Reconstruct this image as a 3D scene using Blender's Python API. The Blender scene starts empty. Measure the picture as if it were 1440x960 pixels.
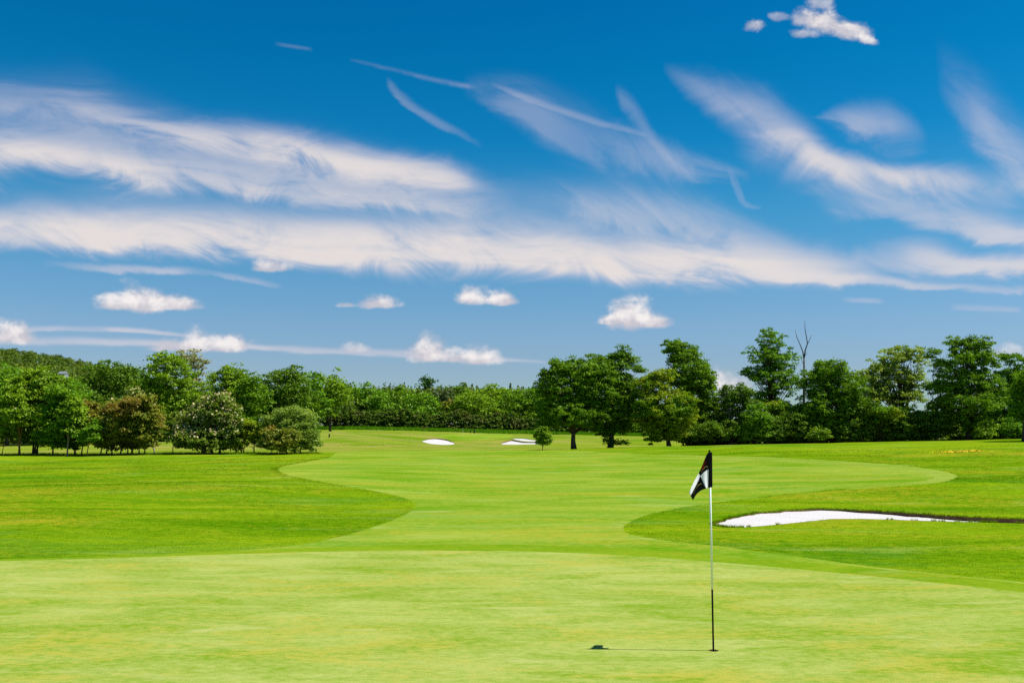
import bpy, math, random
import numpy as np
from mathutils import Vector
from mathutils.geometry import delaunay_2d_cdt

scene = bpy.context.scene
COL = scene.collection
R = math.radians
CAM_H = 2.2
F = 1400.0
YH = 622.0
PITCH = math.atan((YH - 480.0) / F)
SP, CP = math.sin(PITCH), math.cos(PITCH)
SUN_EL = 57.6
SUN_AZ = 93.0            # clockwise from +Y
EXPOSURE = 0.85

# ------------------------------------------------------------------ geometry of the view
def uv(px, py):
    """tangents of a viewing direction: u = X/Y, v = (Z-CAM_H)/Y"""
    dx = (px - 720.0) / F
    dy = (480.0 - py) / F
    fy = CP - dy * SP
    return dx / fy, (SP + dy * CP) / fy

def at(px, py, D):
    u, v = uv(px, py)
    return np.array((u * D, D, CAM_H + v * D))

# ------------------------------------------------------------------ terrain
DS = [0, 9, 19, 30, 45, 65, 85, 100, 112, 130, 150, 180, 215, 255, 300, 400, 600, 850, 1100, 1500, 2600]
COLS = {
 -300: [0, 0, 0, .10, .12, .28, .58, .96, 1.0, .62, .75, 1.4, 2.7, 4.4, 6.0, 9, 20, 54, 91, 90, 60],
 0:    [0, 0, 0, .10, .12, .25, .55, .93, .98, .62, .75, 1.4, 2.7, 4.4, 6.0, 9, 20, 54, 91, 90, 60],
 130:  [0, 0, 0, .10, .16, .30, .60, .95, 1.0, .66, .85, 1.6, 2.9, 4.6, 6.0, 9, 18, 45, 75, 75, 50],
 250:  [0, 0, 0, .12, .20, .36, .68, 1.0, 1.0, .75, 1.0, 1.9, 3.2, 4.8, 6.1, 9, 15, 28, 45, 45, 40],
 360:  [0, 0, 0, .14, .24, .46, .80, 1.06, 1.1, .95, 1.2, 2.2, 3.6, 5.1, 6.3, 9, 13, 20, 24, 26, 30],
 440:  [0, 0, 0, .12, .24, .55, .88, 1.07, 1.14, 1.2, 1.6, 2.7, 4.0, 5.4, 6.5, 9, 12, 14, 15, 20, 24],
 520:  [0, 0, 0, .08, .20, .55, .88, 1.07, 1.14, 1.22, 1.5, 2.5, 3.9, 5.4, 6.6, 9, 12, 14, 15, 18, 20],
 680:  [0, 0, 0, .03, .12, .45, .85, 1.05, 1.13, 1.20, 1.34, 1.75, 2.75, 4.6, 6.3, 9, 13, 14, 15, 18, 20],
 800:  [0, 0, 0, .02, .12, .45, .88, 1.10, 1.22, 1.34, 1.26, 1.75, 2.8, 4.1, 5.7, 9, 18, 22, 20, 18, 20],
 920:  [0, 0, 0, .02, .14, .50, 1.0, 1.45, 1.66, 1.70, 1.42, 1.5, 2.4, 3.7, 5.2, 9, 22, 24, 20, 18, 20],
 1080: [0, 0, -.02, 0, .18, .58, 1.25, 1.75, 1.98, 1.95, 1.5, 1.3, 1.6, 2.5, 3.6, 6, 9, 12, 14, 16, 20],
 1260: [0, 0, -.02, -.02, .22, .72, 1.55, 2.08, 2.28, 2.2, 1.7, 1.3, 1.5, 2.2, 3.0, 5, 8, 10, 12, 16, 20],
 1440: [0, 0, -.02, -.02, .28, .88, 1.82, 2.42, 2.58, 2.5, 2.0, 1.5, 1.5, 2.0, 3.0, 5, 8, 10, 12, 16, 20],
 1750: [0, 0, -.02, 0, .34, 1.0, 2.0, 2.6, 2.8, 2.6, 2.1, 1.6, 1.6, 2.0, 3.0, 5, 8, 10, 12, 16, 20],
}
def pchip_slopes(x, y):
    h = np.diff(x); d = np.diff(y) / h
    m = np.zeros_like(y)
    m[0], m[-1] = d[0], d[-1]
    for i in range(1, len(x) - 1):
        if d[i-1] * d[i] > 0:
            w1, w2 = 2*h[i] + h[i-1], h[i] + 2*h[i-1]
            m[i] = (w1 + w2) / (w1 / d[i-1] + w2 / d[i])
    return m
CU = np.array([uv(p, 622)[0] for p in COLS])
CX = np.array(DS, float)
CY = [np.array(v, float) for v in COLS.values()]
CM = [pchip_slopes(CX, y) for y in CY]

def _herm(x, X, Y, M):
    i = np.clip(np.searchsorted(X, x) - 1, 0, len(X) - 2)
    h = X[i+1] - X[i]; t = (x - X[i]) / h
    t2, t3 = t*t, t*t*t
    return (2*t3-3*t2+1)*Y[i] + (t3-2*t2+t)*h*M[i] + (-2*t3+3*t2)*Y[i+1] + (t3-t2)*h*M[i+1]

def sstep(a, b, x):
    t = np.clip((x - a) / (b - a), 0, 1)
    return t * t * (3 - 2 * t)

def ground_z(x, y):
    x = np.atleast_1d(np.asarray(x, float)); y = np.atleast_1d(np.asarray(y, float))
    yc = np.clip(y, 0, 2599)
    u = np.clip(x / np.maximum(y, 6.0), CU[0] + 1e-6, CU[-1] - 1e-6)
    Z = np.array([_herm(yc, CX, CY[k], CM[k]) for k in range(len(CU))])      # (cols, n)
    i = np.clip(np.searchsorted(CU, u) - 1, 0, len(CU) - 2)
    n = np.arange(len(u))
    t = (u - CU[i]) / (CU[i+1] - CU[i])
    z0, z1 = Z[i, n], Z[i+1, n]
    im, ip = np.maximum(i-1, 0), np.minimum(i+2, len(CU)-1)
    h = CU[i+1] - CU[i]
    m0 = (z1 - Z[im, n]) / np.maximum(CU[i+1] - CU[im], 1e-6) * h
    m1 = (Z[ip, n] - z0) / np.maximum(CU[ip] - CU[i], 1e-6) * h
    t2, t3 = t*t, t*t*t
    z = (2*t3-3*t2+1)*z0 + (t3-2*t2+t)*m0 + (-2*t3+3*t2)*z1 + (t3-t2)*m1
    k = sstep(18, 40, y)
    z = z + k * (.045*np.sin(x*.31 + .17*y + 1.0) * np.sin(y*.23 - .11*x) + .03*np.sin(x*.71 - y*.13 + 2) * np.sin(y*.57 + .2*x))
    for mx_, my_, mh_, rx_, ry_ in MOUNDS:
        z = z + mh_ * np.exp(-((x - mx_)/rx_)**2 - ((y - my_)/ry_)**2)
    z = z + sstep(4, 12, y) * .008 * np.sin(x*.5 + y*.21 + .4) * np.sin(y*.6 - x*.17)
    return z

# low swells in the rough and mounds before the far hedge
MOUNDS = [(-17, 42, .22, 9, 7), (-30, 62, .30, 12, 8), (-9, 33, -.12, 6, 5), (21, 46, .22, 8, 7), (-27, 172, .9, 9, 12), (-40, 200, 1.1, 11, 14), (-8, 225, .6, 14, 10), (14, 236, .6, 10, 9), (30, 205, .7, 10, 12), (-14, 190, -.5, 8, 14)]
def gz(x, y):
    return float(ground_z(x, y)[0])

def ground_hit(px, py):
    """the point of the terrain that the viewing direction meets first"""
    u, v = uv(px, py)
    d = np.geomspace(4, 900, 900)
    z = CAM_H + v * d
    g = ground_z(u * d, d)
    k = np.nonzero(z <= g)[0]
    if len(k) == 0:
        return (u * 140.0, 140.0)
    k = k[0]
    if k == 0:
        return (u*d[0], d[0])
    a, b = z[k-1] - g[k-1], z[k] - g[k]
    D = d[k-1] + (d[k] - d[k-1]) * a / (a - b)
    return (u * D, D)

# ------------------------------------------------------------------ small builders
def tag(o, label=None, cat=None, group=None, kind=None):
    if label: o["label"] = label
    if cat: o["category"] = cat
    if group: o["group"] = group
    if kind: o["kind"] = kind
    return o

def empty(name, loc, label=None, cat=None, group=None):
    o = bpy.data.objects.new(name, None)
    o.empty_display_size = .5
    o.location = loc
    COL.objects.link(o)
    return tag(o, label, cat, group)

def mesh_np(name, V, Fq, mat, parent=None, smooth=False, mats=None, mat_idx=None):
    """V (n,3); Fq list of equal-length faces as an (m,k) int array"""
    V = np.asarray(V, np.float32); Fq = np.asarray(Fq, np.int32)
    me = bpy.data.meshes.new(name)
    me.vertices.add(len(V)); me.vertices.foreach_set("co", V.ravel())
    m, k = Fq.shape
    me.loops.add(m * k); me.loops.foreach_set("vertex_index", Fq.ravel())
    me.polygons.add(m)
    me.polygons.foreach_set("loop_start", np.arange(0, m * k, k, dtype=np.int32))
    for mm in (mats or [mat]):
        me.materials.append(mm)
    if mat_idx is not None:
        me.polygons.foreach_set("material_index", np.asarray(mat_idx, np.int32))
    me.update(calc_edges=True)
    me.validate()
    if smooth:
        me.polygons.foreach_set("use_smooth", np.ones(m, bool))
    o = bpy.data.objects.new(name, me)
    COL.objects.link(o)
    if parent is not None:
        o.parent = parent
    return o

class MB:
    """collects quads and triangles into one mesh"""
    def __init__(s): s.v, s.f, s.n = [], [], 0
    def add(s, V, Fs):
        s.v.extend([tuple(map(float, p)) for p in V]); s.f.extend([tuple(int(i) + s.n for i in f) for f in Fs]); s.n = len(s.v)
    def box(s, c, size, rz=0.0):
        cx, cy, cz = c; a, b, d = (q / 2 for q in size)
        P = []
        for sx, sy, sz in ((-1,-1,-1),(1,-1,-1),(1,1,-1),(-1,1,-1),(-1,-1,1),(1,-1,1),(1,1,1),(-1,1,1)):
            x, y = sx*a, sy*b
            P.append((cx + x*math.cos(rz) - y*math.sin(rz), cy + x*math.sin(rz) + y*math.cos(rz), cz + sz*d))
        s.add(P, [(0,3,2,1),(4,5,6,7),(0,1,5,4),(1,2,6,5),(2,3,7,6),(3,0,4,7)])
    def tube(s, pts, radii, n=7):
        pts = [np.asarray(p, float) for p in pts]
        V = []; ref = np.array((.31, .87, .1))
        for i, p in enumerate(pts):
            a = pts[max(i-1, 0)]; b = pts[min(i+1, len(pts)-1)]
            t = (b - a) / (np.linalg.norm(b - a) + 1e-9)
            e1 = np.cross(t, ref); e1 /= np.linalg.norm(e1) + 1e-9
            e2 = np.cross(t, e1)
            for k in range(n):
                an = 2*math.pi*k/n
                V.append(p + radii[i]*(math.cos(an)*e1 + math.sin(an)*e2))
        Fs = []
        for i in range(len(pts)-1):
            for k in range(n):
                Fs.append((i*n+k, i*n+(k+1) % n, (i+1)*n+(k+1) % n, (i+1)*n+k))
        Fs.append(tuple(range(n-1, -1, -1))); Fs.append(tuple((len(pts)-1)*n + k for k in range(n)))
        s.add(V, Fs)
    def lathe(s, prof, n=24, c=(0, 0)):
        V, Fs = [], []
        for r, z in prof:
            for k in range(n):
                a = 2*math.pi*k/n
                V.append((c[0] + r*math.cos(a), c[1] + r*math.sin(a), z))
        for i in range(len(prof)-1):
            for k in range(n):
                Fs.append((i*n+k, i*n+(k+1) % n, (i+1)*n+(k+1) % n, (i+1)*n+k))
        s.add(V, Fs)
    def build(s, name, mat, parent=None, smooth=False):
        me = bpy.data.meshes.new(name); me.from_pydata(s.v, [], s.f); me.materials.append(mat)
        if smooth:
            for p in me.polygons: p.use_smooth = True
        me.update()
        o = bpy.data.objects.new(name, me); COL.objects.link(o)
        if parent is not None: o.parent = parent
        return o

# ------------------------------------------------------------------ materials
class NT:
    def __init__(s, nt): s.nt = nt
    def n(s, t, **kw):
        nd = s.nt.nodes.new(t)
        for k, v in kw.items():
            if k.startswith('in_'):
                key = k[3:]
                nd.inputs[int(key) if key.isdigit() else key].default_value = v
            else: setattr(nd, k, v)
        return nd
    def l(s, a, b): s.nt.links.new(a, b)
    def put(s, sock, v):
        if hasattr(v, 'is_output') or isinstance(v, bpy.types.NodeSocket): s.l(v, sock)
        else: sock.default_value = v
    def m(s, op, a, b=0.0, c=0.0, clamp=False):
        nd = s.nt.nodes.new('ShaderNodeMath'); nd.operation = op; nd.use_clamp = clamp
        s.put(nd.inputs[0], a); s.put(nd.inputs[1], b); s.put(nd.inputs[2], c)
        return nd.outputs[0]
    def ss(s, x, a, b):
        nd = s.nt.nodes.new('ShaderNodeMapRange'); nd.interpolation_type = 'SMOOTHSTEP'; nd.clamp = True
        s.put(nd.inputs[0], x); s.put(nd.inputs[1], a); s.put(nd.inputs[2], b); nd.inputs[3].default_value = 0; nd.inputs[4].default_value = 1
        return nd.outputs[0]
    def mix(s, f, a, b, blend='MIX'):
        nd = s.nt.nodes.new('ShaderNodeMix'); nd.data_type = 'RGBA'; nd.blend_type = blend; nd.clamp_factor = True
        s.put(nd.inputs[0], f); s.put(nd.inputs[6], a); s.put(nd.inputs[7], b)
        return nd.outputs[2]
    def noise(s, vec, scale, detail=4, rough=.55, dist=0.0, col=False, dim='3D'):
        nd = s.nt.nodes.new('ShaderNodeTexNoise'); nd.noise_dimensions = dim; nd.inputs['Scale'].default_value = scale
        nd.inputs['Detail'].default_value = detail; nd.inputs['Roughness'].default_value = rough; nd.inputs['Distortion'].default_value = dist
        s.l(vec, nd.inputs['Vector'])
        return nd.outputs['Color' if col else 'Fac']
    def comb(s, x, y, z=0.0):
        nd = s.nt.nodes.new('ShaderNodeCombineXYZ')
        s.put(nd.inputs[0], x); s.put(nd.inputs[1], y); s.put(nd.inputs[2], z)
        return nd.outputs[0]
    def map(s, vec, scale=(1,1,1), rot=(0,0,0), loc=(0,0,0)):
        nd = s.nt.nodes.new('ShaderNodeMapping'); s.l(vec, nd.inputs[0])
        nd.inputs[1].default_value = loc; nd.inputs[2].default_value = rot; nd.inputs[3].default_value = scale
        return nd.outputs[0]

def new_mat(name):
    m = bpy.data.materials.new(name); m.use_nodes = True
    m.node_tree.nodes.clear()
    t = NT(m.node_tree)
    out = t.n('ShaderNodeOutputMaterial')
    return m, t, out

def c4(c): return (c[0], c[1], c[2], 1.0)

def plain(name, c, rough=.5, spec=.4, metal=0.0, var=.12, scale=9.0, bump=0.0):
    m, t, out = new_mat(name)
    tc = t.n('ShaderNodeTexCoord').outputs['Object']
    nz = t.noise(tc, scale, 5)
    col = t.mix(nz, c4([x*(1-var) for x in c]), c4([x*(1+var) for x in c]))
    b = t.n('ShaderNodeBsdfPrincipled'); b.inputs['Roughness'].default_value = rough
    b.inputs['Specular IOR Level'].default_value = spec; b.inputs['Metallic'].default_value = metal
    t.l(col, b.inputs['Base Color'])
    if bump:
        bp = t.n('ShaderNodeBump'); bp.inputs['Strength'].default_value = bump; t.l(nz, bp.inputs['Height']); t.l(bp.outputs[0], b.inputs['Normal'])
    t.l(b.outputs[0], out.inputs[0])
    return m

def leaf_mat(name, dark, light, extra=None, transl=.34, rough=.5, patch=.55, gloss=.008):
    """leaves: every leaf its own tint, patches of young growth"""
    m, t, out = new_mat(name)
    g = t.n('ShaderNodeNewGeometry')
    tc = t.n('ShaderNodeTexCoord').outputs['Object']
    nz = t.noise(tc, patch, 2)
    f = t.m('ADD', t.m('MULTIPLY', g.outputs['Random Per Island'], .7), t.m('MULTIPLY', t.m('SUBTRACT', nz, .5), 1.6))
    col = t.mix(t.m('ADD', f, .12, clamp=True), c4(dark), c4(light))
    if extra:
        n2 = t.noise(t.map(tc, loc=(7.3, 2.1, 4.4)), .28, 2)
        col = t.mix(t.ss(n2, .46, .62), col, c4(extra))
    d = t.n('ShaderNodeBsdfDiffuse'); t.l(col, d.inputs[0])
    tr = t.n('ShaderNodeBsdfTranslucent')
    t.l(t.mix(1.0, col, (1.15, 1.2, .55, 1), 'MULTIPLY'), tr.inputs[0])
    mx = t.n('ShaderNodeMixShader'); mx.inputs[0].default_value = transl
    t.l(d.outputs[0], mx.inputs[1]); t.l(tr.outputs[0], mx.inputs[2])
    gl = t.n('ShaderNodeBsdfGlossy'); gl.inputs['Roughness'].default_value = rough; gl.inputs[0].default_value = (1, 1, 1, 1)
    mx2 = t.n('ShaderNodeMixShader'); mx2.inputs[0].default_value = gloss
    t.l(mx.outputs[0], mx2.inputs[1]); t.l(gl.outputs[0], mx2.inputs[2])
    t.l(mx2.outputs[0], out.inputs[0])
    return m

LEAF = {
 'oak':    leaf_mat('oak_leaves', (0.062, 0.147, 0.006), (0.213, 0.363, 0.011)),
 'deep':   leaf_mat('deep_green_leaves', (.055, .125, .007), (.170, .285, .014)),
 'mid':    leaf_mat('mid_green_leaves', (0.067, 0.179, 0.007), (0.218, 0.386, 0.015)),
 'lime':   leaf_mat('bright_green_leaves', (.098, .200, .008), (.295, .435, .017)),
 'yellow': leaf_mat('yellow_green_leaves', (0.121, 0.201, 0.006), (0.353, 0.403, 0.012), extra=(0.145, 0.274, 0.009)),
 'copper': leaf_mat('copper_leaves', (.100, .155, .012), (.300, .290, .026), extra=(.255, .190, .030)),
 'olive':  leaf_mat('olive_leaves', (0.088, 0.167, 0.016), (0.235, 0.295, 0.027)),
 'silver': leaf_mat('grey_green_leaves', (0.136, 0.235, 0.027), (0.338, 0.431, 0.062)),
 'ash':    leaf_mat('pale_open_leaves', (0.138, 0.235, 0.027), (0.412, 0.491, 0.062), transl=.4),
 'bare':   leaf_mat('budding_twigs', (0.216, 0.225, 0.091), (0.411, 0.392, 0.167)),
 'plum':   leaf_mat('dull_dark_leaves', (0.058, 0.099, 0.034), (0.138, 0.177, 0.053)),
 'pine':   leaf_mat('pine_needles', (0.024, 0.078, 0.018), (0.068, 0.157, 0.027)),
 'wood':   leaf_mat('far_wood_leaves', (0.047, 0.108, 0.009), (0.168, 0.240, 0.021), extra=(0.085, 0.116, 0.016), patch=.04),
 'spruce': leaf_mat('far_conifers', (0.073, 0.118, 0.045), (0.185, 0.230, 0.078), patch=.08),
 'hedge':  leaf_mat('hedge_leaves', (0.050, 0.112, 0.008), (0.168, 0.263, 0.018), extra=(0.118, 0.140, 0.025)),
 'bloom':  leaf_mat('cream_blossom', (.40, .32, .12), (.66, .56, .32), transl=.25),
}
BARK = plain('grey_brown_bark', (.075, .055, .038), .9, .1, var=.45, scale=6, bump=.4)
BARK_RED = plain('warm_brown_bark', (.22, .105, .045), .9, .1, var=.35, scale=6, bump=.4)
BARK_PALE = plain('pale_bark', (.24, .20, .14), .9, .1, var=.4, scale=6, bump=.4)
BARK_DEAD = plain('dead_grey_wood', (.085, .075, .065), .9, .1, var=.3, scale=6, bump=.3)

def turf(name, dark, light, dry, dry_lo, dry_hi, fine, grain, patch_scale, pale=None, bump=.25, stripes=0.0, blade=False, cool=None):
    m, t, out = new_mat(name)
    pos = t.n('ShaderNodeNewGeometry').outputs['Position']
    p2 = t.map(pos, scale=(1, 1, 0))
    big = t.noise(p2, patch_scale * .18, 3, .6, .6)
    mid = t.noise(t.map(p2, scale=(.55, 1.35, 1), rot=(0, 0, .12)), patch_scale, 6, .68, .8)
    small = t.noise(t.map(p2, scale=(.8, 1.2, 1)), fine, 6, .75)
    gr = t.noise(p2, grain, 3, .8)
    f = t.m('ADD', t.m('MULTIPLY', t.m('SUBTRACT', mid, .5), 2.5), t.m('MULTIPLY', t.m('SUBTRACT', small, .5), 2.6))
    f = t.m('ADD', f, t.m('MULTIPLY', t.m('SUBTRACT', big, .5), 1.6))
    if stripes:
        sx = t.n('ShaderNodeSeparateXYZ'); t.l(pos, sx.inputs[0])
        w = t.m('SINE', t.m('ADD', t.m('MULTIPLY', sx.outputs[0], 1.9), t.m('MULTIPLY', sx.outputs[1], .95)))
        f = t.m('ADD', f, t.m('MULTIPLY', t.ss(w, -.35, .35), stripes))
    f = t.m('ADD', f, .5, clamp=True)
    col = t.mix(f, c4(dark), c4(light))
    dn = t.noise(t.map(p2, scale=(.6, 1.3, 1), loc=(13.1, 5.7, 0)), patch_scale * .7, 6, .7, 1.0)
    dn2 = t.m('ADD', dn, t.m('MULTIPLY', t.m('SUBTRACT', small, .5), .6))
    col = t.mix(t.m('MULTIPLY', t.ss(dn2, dry_lo, dry_hi), .75), col, c4(dry))
    if pale:
        pn = t.noise(t.map(p2, scale=(.45, 1.6, 1), loc=(-4.1, 25.7, 0)), patch_scale * 1.3, 5, .7, .6)
        col = t.mix(t.m('MULTIPLY', t.ss(pn, .54, .74), .7), col, c4(pale))
    if cool:
        cn = t.noise(t.map(p2, scale=(.5, 1.3, 1), loc=(31.1, -5.7, 0)), patch_scale * .55, 5, .7, .8)
        col = t.mix(t.m('MULTIPLY', t.ss(cn, .53, .70), .8), col, c4(cool))
    if blade:
        isl = t.n('ShaderNodeNewGeometry').outputs['Random Per Island']
        gm = t.n('ShaderNodeVectorMath', operation='SCALE'); t.l(col, gm.inputs[0]); t.l(t.m('ADD', .78, t.m('MULTIPLY', isl, .50)), gm.inputs['Scale'])
        d = t.n('ShaderNodeBsdfDiffuse'); t.l(gm.outputs[0], d.inputs[0]); tr = t.n('ShaderNodeBsdfTranslucent'); t.l(gm.outputs[0], tr.inputs[0])
        mx = t.n('ShaderNodeMixShader'); mx.inputs[0].default_value = .4; t.l(d.outputs[0], mx.inputs[1]); t.l(tr.outputs[0], mx.inputs[2])
        t.l(mx.outputs[0], out.inputs[0])
        return m
    g = t.m('ADD', t.m('MULTIPLY', t.m('SUBTRACT', gr, .5), 1.7), 1.0)
    gm = t.n('ShaderNodeVectorMath', operation='SCALE'); t.l(col, gm.inputs[0]); t.l(g, gm.inputs['Scale'])
    b = t.n('ShaderNodeBsdfPrincipled'); b.inputs['Roughness'].default_value = .95; b.inputs['Specular IOR Level'].default_value = 0.0
    t.l(gm.outputs[0], b.inputs['Base Color'])
    bp = t.n('ShaderNodeBump'); bp.inputs['Strength'].default_value = bump; bp.inputs['Distance'].default_value = .03
    t.l(t.m('ADD', small, t.m('MULTIPLY', gr, .5)), bp.inputs['Height']); t.l(bp.outputs[0], b.inputs['Normal'])
    t.l(b.outputs[0], out.inputs[0])
    return m

M_GREEN = turf('putting_green_turf', (.132, .222, .010), (.275, .318, .076), (.305, .285, .040), .48, .70, 9, 75, .9, pale=(.325, .348, .115), bump=.12, stripes=.12)
FW = ((.075, .190, .001), (.218, .276, .030), (.262, .248, .022), .50, .69, 5, 40, .30)
M_FAIR = turf('fairway_turf', *FW, pale=(.262, .322, .095), bump=.2, cool=(.140, .240, .036))
M_COLLAR = turf('collar_turf', (.085, .185, .002), (.170, .245, .012), (.225, .225, .014), .52, .72, 6, 50, .5, pale=(.205, .275, .050), bump=.2)
RG = ((.052, .142, .0008), (.168, .250, .005), (.248, .235, .012), .51, .67, 4, 30, .20)
RGK = dict(pale=(.212, .285, .052), cool=(.062, .175, .014))
M_ROUGH = turf('rough_turf', *RG, bump=.35, **RGK)
M_CUT = turf('first_cut_turf', (.115, .205, .010), (.215, .280, .040), (.210, .215, .020), .54, .74, 5, 40, .35, pale=(.235, .295, .075), bump=.2)
M_SEMI = turf('semi_rough_turf', (.075, .158, .0018), (.190, .235, .018), (.265, .218, .060), .47, .62, 3, 14, .085, pale=(.245, .270, .085), bump=.3, cool=(.065, .155, .007))
M_BLADE = turf('rough_grass_blades', *[tuple(x*1.12 for x in q) if isinstance(q, tuple) else q for q in RG], blade=True, **RGK)
M_LONG = leaf_mat('long_grass_blades', (.060, .190, .004), (.125, .270, .010), transl=.35, patch=.3, gloss=0)
M_SAND, t, out = new_mat('white_sand')
pos = t.n('ShaderNodeNewGeometry').outputs['Position']
n1 = t.noise(pos, 1.1, 5, .65); n2 = t.noise(pos, 28, 4, .7)
wv_ = t.n('ShaderNodeTexWave'); wv_.inputs['Scale'].default_value = 2.6; wv_.inputs['Distortion'].default_value = 5; wv_.inputs['Detail'].default_value = 3; t.l(t.map(pos, rot=(0, 0, .5)), wv_.inputs[0])
hgt = t.m('ADD', t.m('MULTIPLY', n2, .6), t.m('MULTIPLY', wv_.outputs[1], .35))
colr = t.mix(t.m('ADD', t.m('MULTIPLY', n1, .6), t.m('MULTIPLY', n2, .4)), (.40, .378, .368, 1), (.535, .515, .508, 1))
b = t.n('ShaderNodeBsdfPrincipled'); b.inputs['Roughness'].default_value = .95; b.inputs['Specular IOR Level'].default_value = .03; t.l(colr, b.inputs['Base Color'])
bp = t.n('ShaderNodeBump'); bp.inputs['Strength'].default_value = .5; bp.inputs['Distance'].default_value = .03; t.l(hgt, bp.inputs['Height']); t.l(bp.outputs[0], b.inputs['Normal'])
t.l(b.outputs[0], out.inputs[0])
M_SOIL = plain('bunker_soil_edge', (.130, .078, .036), .95, .05, var=.6, scale=5.0, bump=.6)
M_BUTTER = plain('buttercup_yellow', (.75, .52, .01), .6, .2, var=.15)

# ------------------------------------------------------------------ ground zones
rng0 = np.random.default_rng(3)
def smooth_poly(pts, sub=6, closed=True):
    P = np.array(pts, float); n = len(P); out = []
    for i in range(n if closed else n - 1):
        p0, p1, p2, p3 = P[(i-1) % n], P[i], P[(i+1) % n], P[(i+2) % n]
        if not closed:
            p0 = P[max(i-1, 0)]; p3 = P[min(i+2, n-1)]
        for k in range(sub):
            t = k / sub
            out.append(.5*((2*p1) + (-p0+p2)*t + (2*p0-5*p1+4*p2-p3)*t*t + (-p0+3*p1-3*p2+p3)*t**3))
    if not closed: out.append(P[-1])
    return np.array(out)

def hits(pts): return [ground_hit(*p) for p in pts]
def jit(P, a):
    P = np.array(P); return P + rng0.normal(0, 1, P.shape) * a * (np.linalg.norm(P, axis=1, keepdims=True) / 20)

green_edge = smooth_poly([(-420, 806), (-200, 796), (0, 788.5), (120, 785.5), (250, 781), (400, 776.5), (500, 774.5), (600, 773.5), (720, 774.5), (850, 779), (960, 786),
                          (1080, 796), (1200, 807), (1300, 817), (1440, 832.5), (1560, 850), (1750, 885)], 5, False)
GREEN = [tuple(p) for p in jit(hits(green_edge), .006)] + [(17, 5), (14, -6), (-14, -6), (-20, 6)]
fair_px = ([(-420, 803), (-200, 793.5), (0, 786), (150, 782), (300, 775.5), (400, 768), (470, 756), (530, 739), (570, 723), (584, 712), (574, 702), (540, 693), (480, 682),
            (430, 673), (400, 666), (391, 660), (400, 655), (432, 649), (462, 643), (468, 639.5), (482, 635.5), (560, 634), (640, 633), (720, 632.6), (790, 633.2), (870, 636.5),
            (950, 640.5), (1080, 645), (1200, 652.5), (1290, 660), (1338, 668), (1322, 676), (1250, 682.5), (1150, 689.5), (1040, 702), (960, 713), (900, 727), (877, 741),
            (888, 751), (940, 760), (1000, 766), (1060, 774), (1150, 786), (1250, 799), (1350, 809.5), (1440, 818), (1560, 832), (1750, 862)])
fe = smooth_poly(fair_px, 5, False)
FAIR = [tuple(p) for p in jit(hits(fe), .007)] + [(16, 6), (0, 8), (-18, 8)]
far_green = smooth_poly([(612, 612.5), (650, 609.5), (690, 609.5), (722, 612), (704, 616.5), (660, 618), (628, 616)], 4)
FARG = hits(far_green)

BUNK_NEAR_FAR = [(1003, 737), (1012, 733.5), (1030, 727.5), (1055, 723), (1080, 720), (1115, 717.5), (1150, 716), (1200, 717), (1250, 719.5), (1300, 723), (1350, 726.3), (1400, 728.7), (1445, 730), (1500, 733)]
BUNK_NEAR_NEAR = [(1470, 736), (1400, 734.5), (1380, 734), (1310, 732.3), (1235, 729.8), (1170, 729.5), (1130, 733.5), (1085, 738), (1045, 741), (1015, 740.5)]
def ragged(P, a):
    P = np.array(P, float); n = len(P); e = rng0.normal(0, 1, n); e = (e + np.roll(e, 1)) * .5
    e2 = rng0.normal(0, 1, (n, 2)) * .35
    c = P.mean(0); d = P - c; d /= np.linalg.norm(d, axis=1, keepdims=True)
    return P + d * e[:, None] * a + e2 * a
bun_main_px = smooth_poly(BUNK_NEAR_FAR + BUNK_NEAR_NEAR, 7)
BUN_MAIN = ragged(hits(bun_main_px), .05)
bun_oval_px = smooth_poly([(594, 620), (600, 617.2), (612, 616.0), (624, 617.2), (634, 620), (640, 623.3), (632, 625), (618, 624.8), (604, 623.4)], 4)
BUN_OVAL = ragged(hits(bun_oval_px), .10)
bun_front_px = smooth_poly([(704.5, 623.6), (712, 620), (720, 618.2), (728, 619.4), (738, 621.0), (752, 621.4), (766, 621.2), (766, 624), (740, 624.6), (716, 624.8)], 4)
BUN_FRONT = ragged(hits(bun_front_px), .10)
bun_back_px = smooth_poly([(720, 616.4), (735, 616.2), (750, 618.0), (765, 619.6), (763, 620.6), (740, 620.3), (728, 618.5)], 4)
BUN_BACK = ragged(hits(bun_back_px), .10)

sb_ = [(uv(p, 622)[0]*d, d) for p, d in [(-420, 107), (0, 106.5), (250, 107), (400, 109), (470, 116), (560, 127), (720, 136), (860, 133), (960, 127), (1080, 123), (1260, 119), (1440, 117), (1800, 116)]]
SEMI = [tuple(p) for p in smooth_poly(sb_, 5, False)] + [(2500, 3000), (-2500, 3000)]
CUT = hits(smooth_poly([(930, 639.2), (1000, 640.6), (1080, 642.6), (1200, 649), (1290, 656.6), (1344, 667), (1332, 676), (1290, 681), (1200, 687.5), (1200, 685.5), (1280, 678), (1312, 672.6), (1308, 668), (1272, 661.8), (1190, 654.8), (1080, 647.2), (1000, 643), (930, 640.4)], 4))
col_px = smooth_poly([(-420, 803), (-200, 793.8), (0, 786.3), (120, 782.6), (250, 777.2), (400, 771), (500, 767.5), (600, 765), (720, 765.5), (850, 769.5), (960, 776), (1080, 785.5), (1200, 796), (1300, 805.5), (1440, 820), (1560, 835), (1750, 866)], 5, False)
COLLAR = [tuple(p) for p in jit(hits(col_px), .006)] + [(16.5, 5.5), (0, 7.5), (-18.5, 7.5)]
hx, hy = ground_hit(1003.2, 914)
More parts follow.
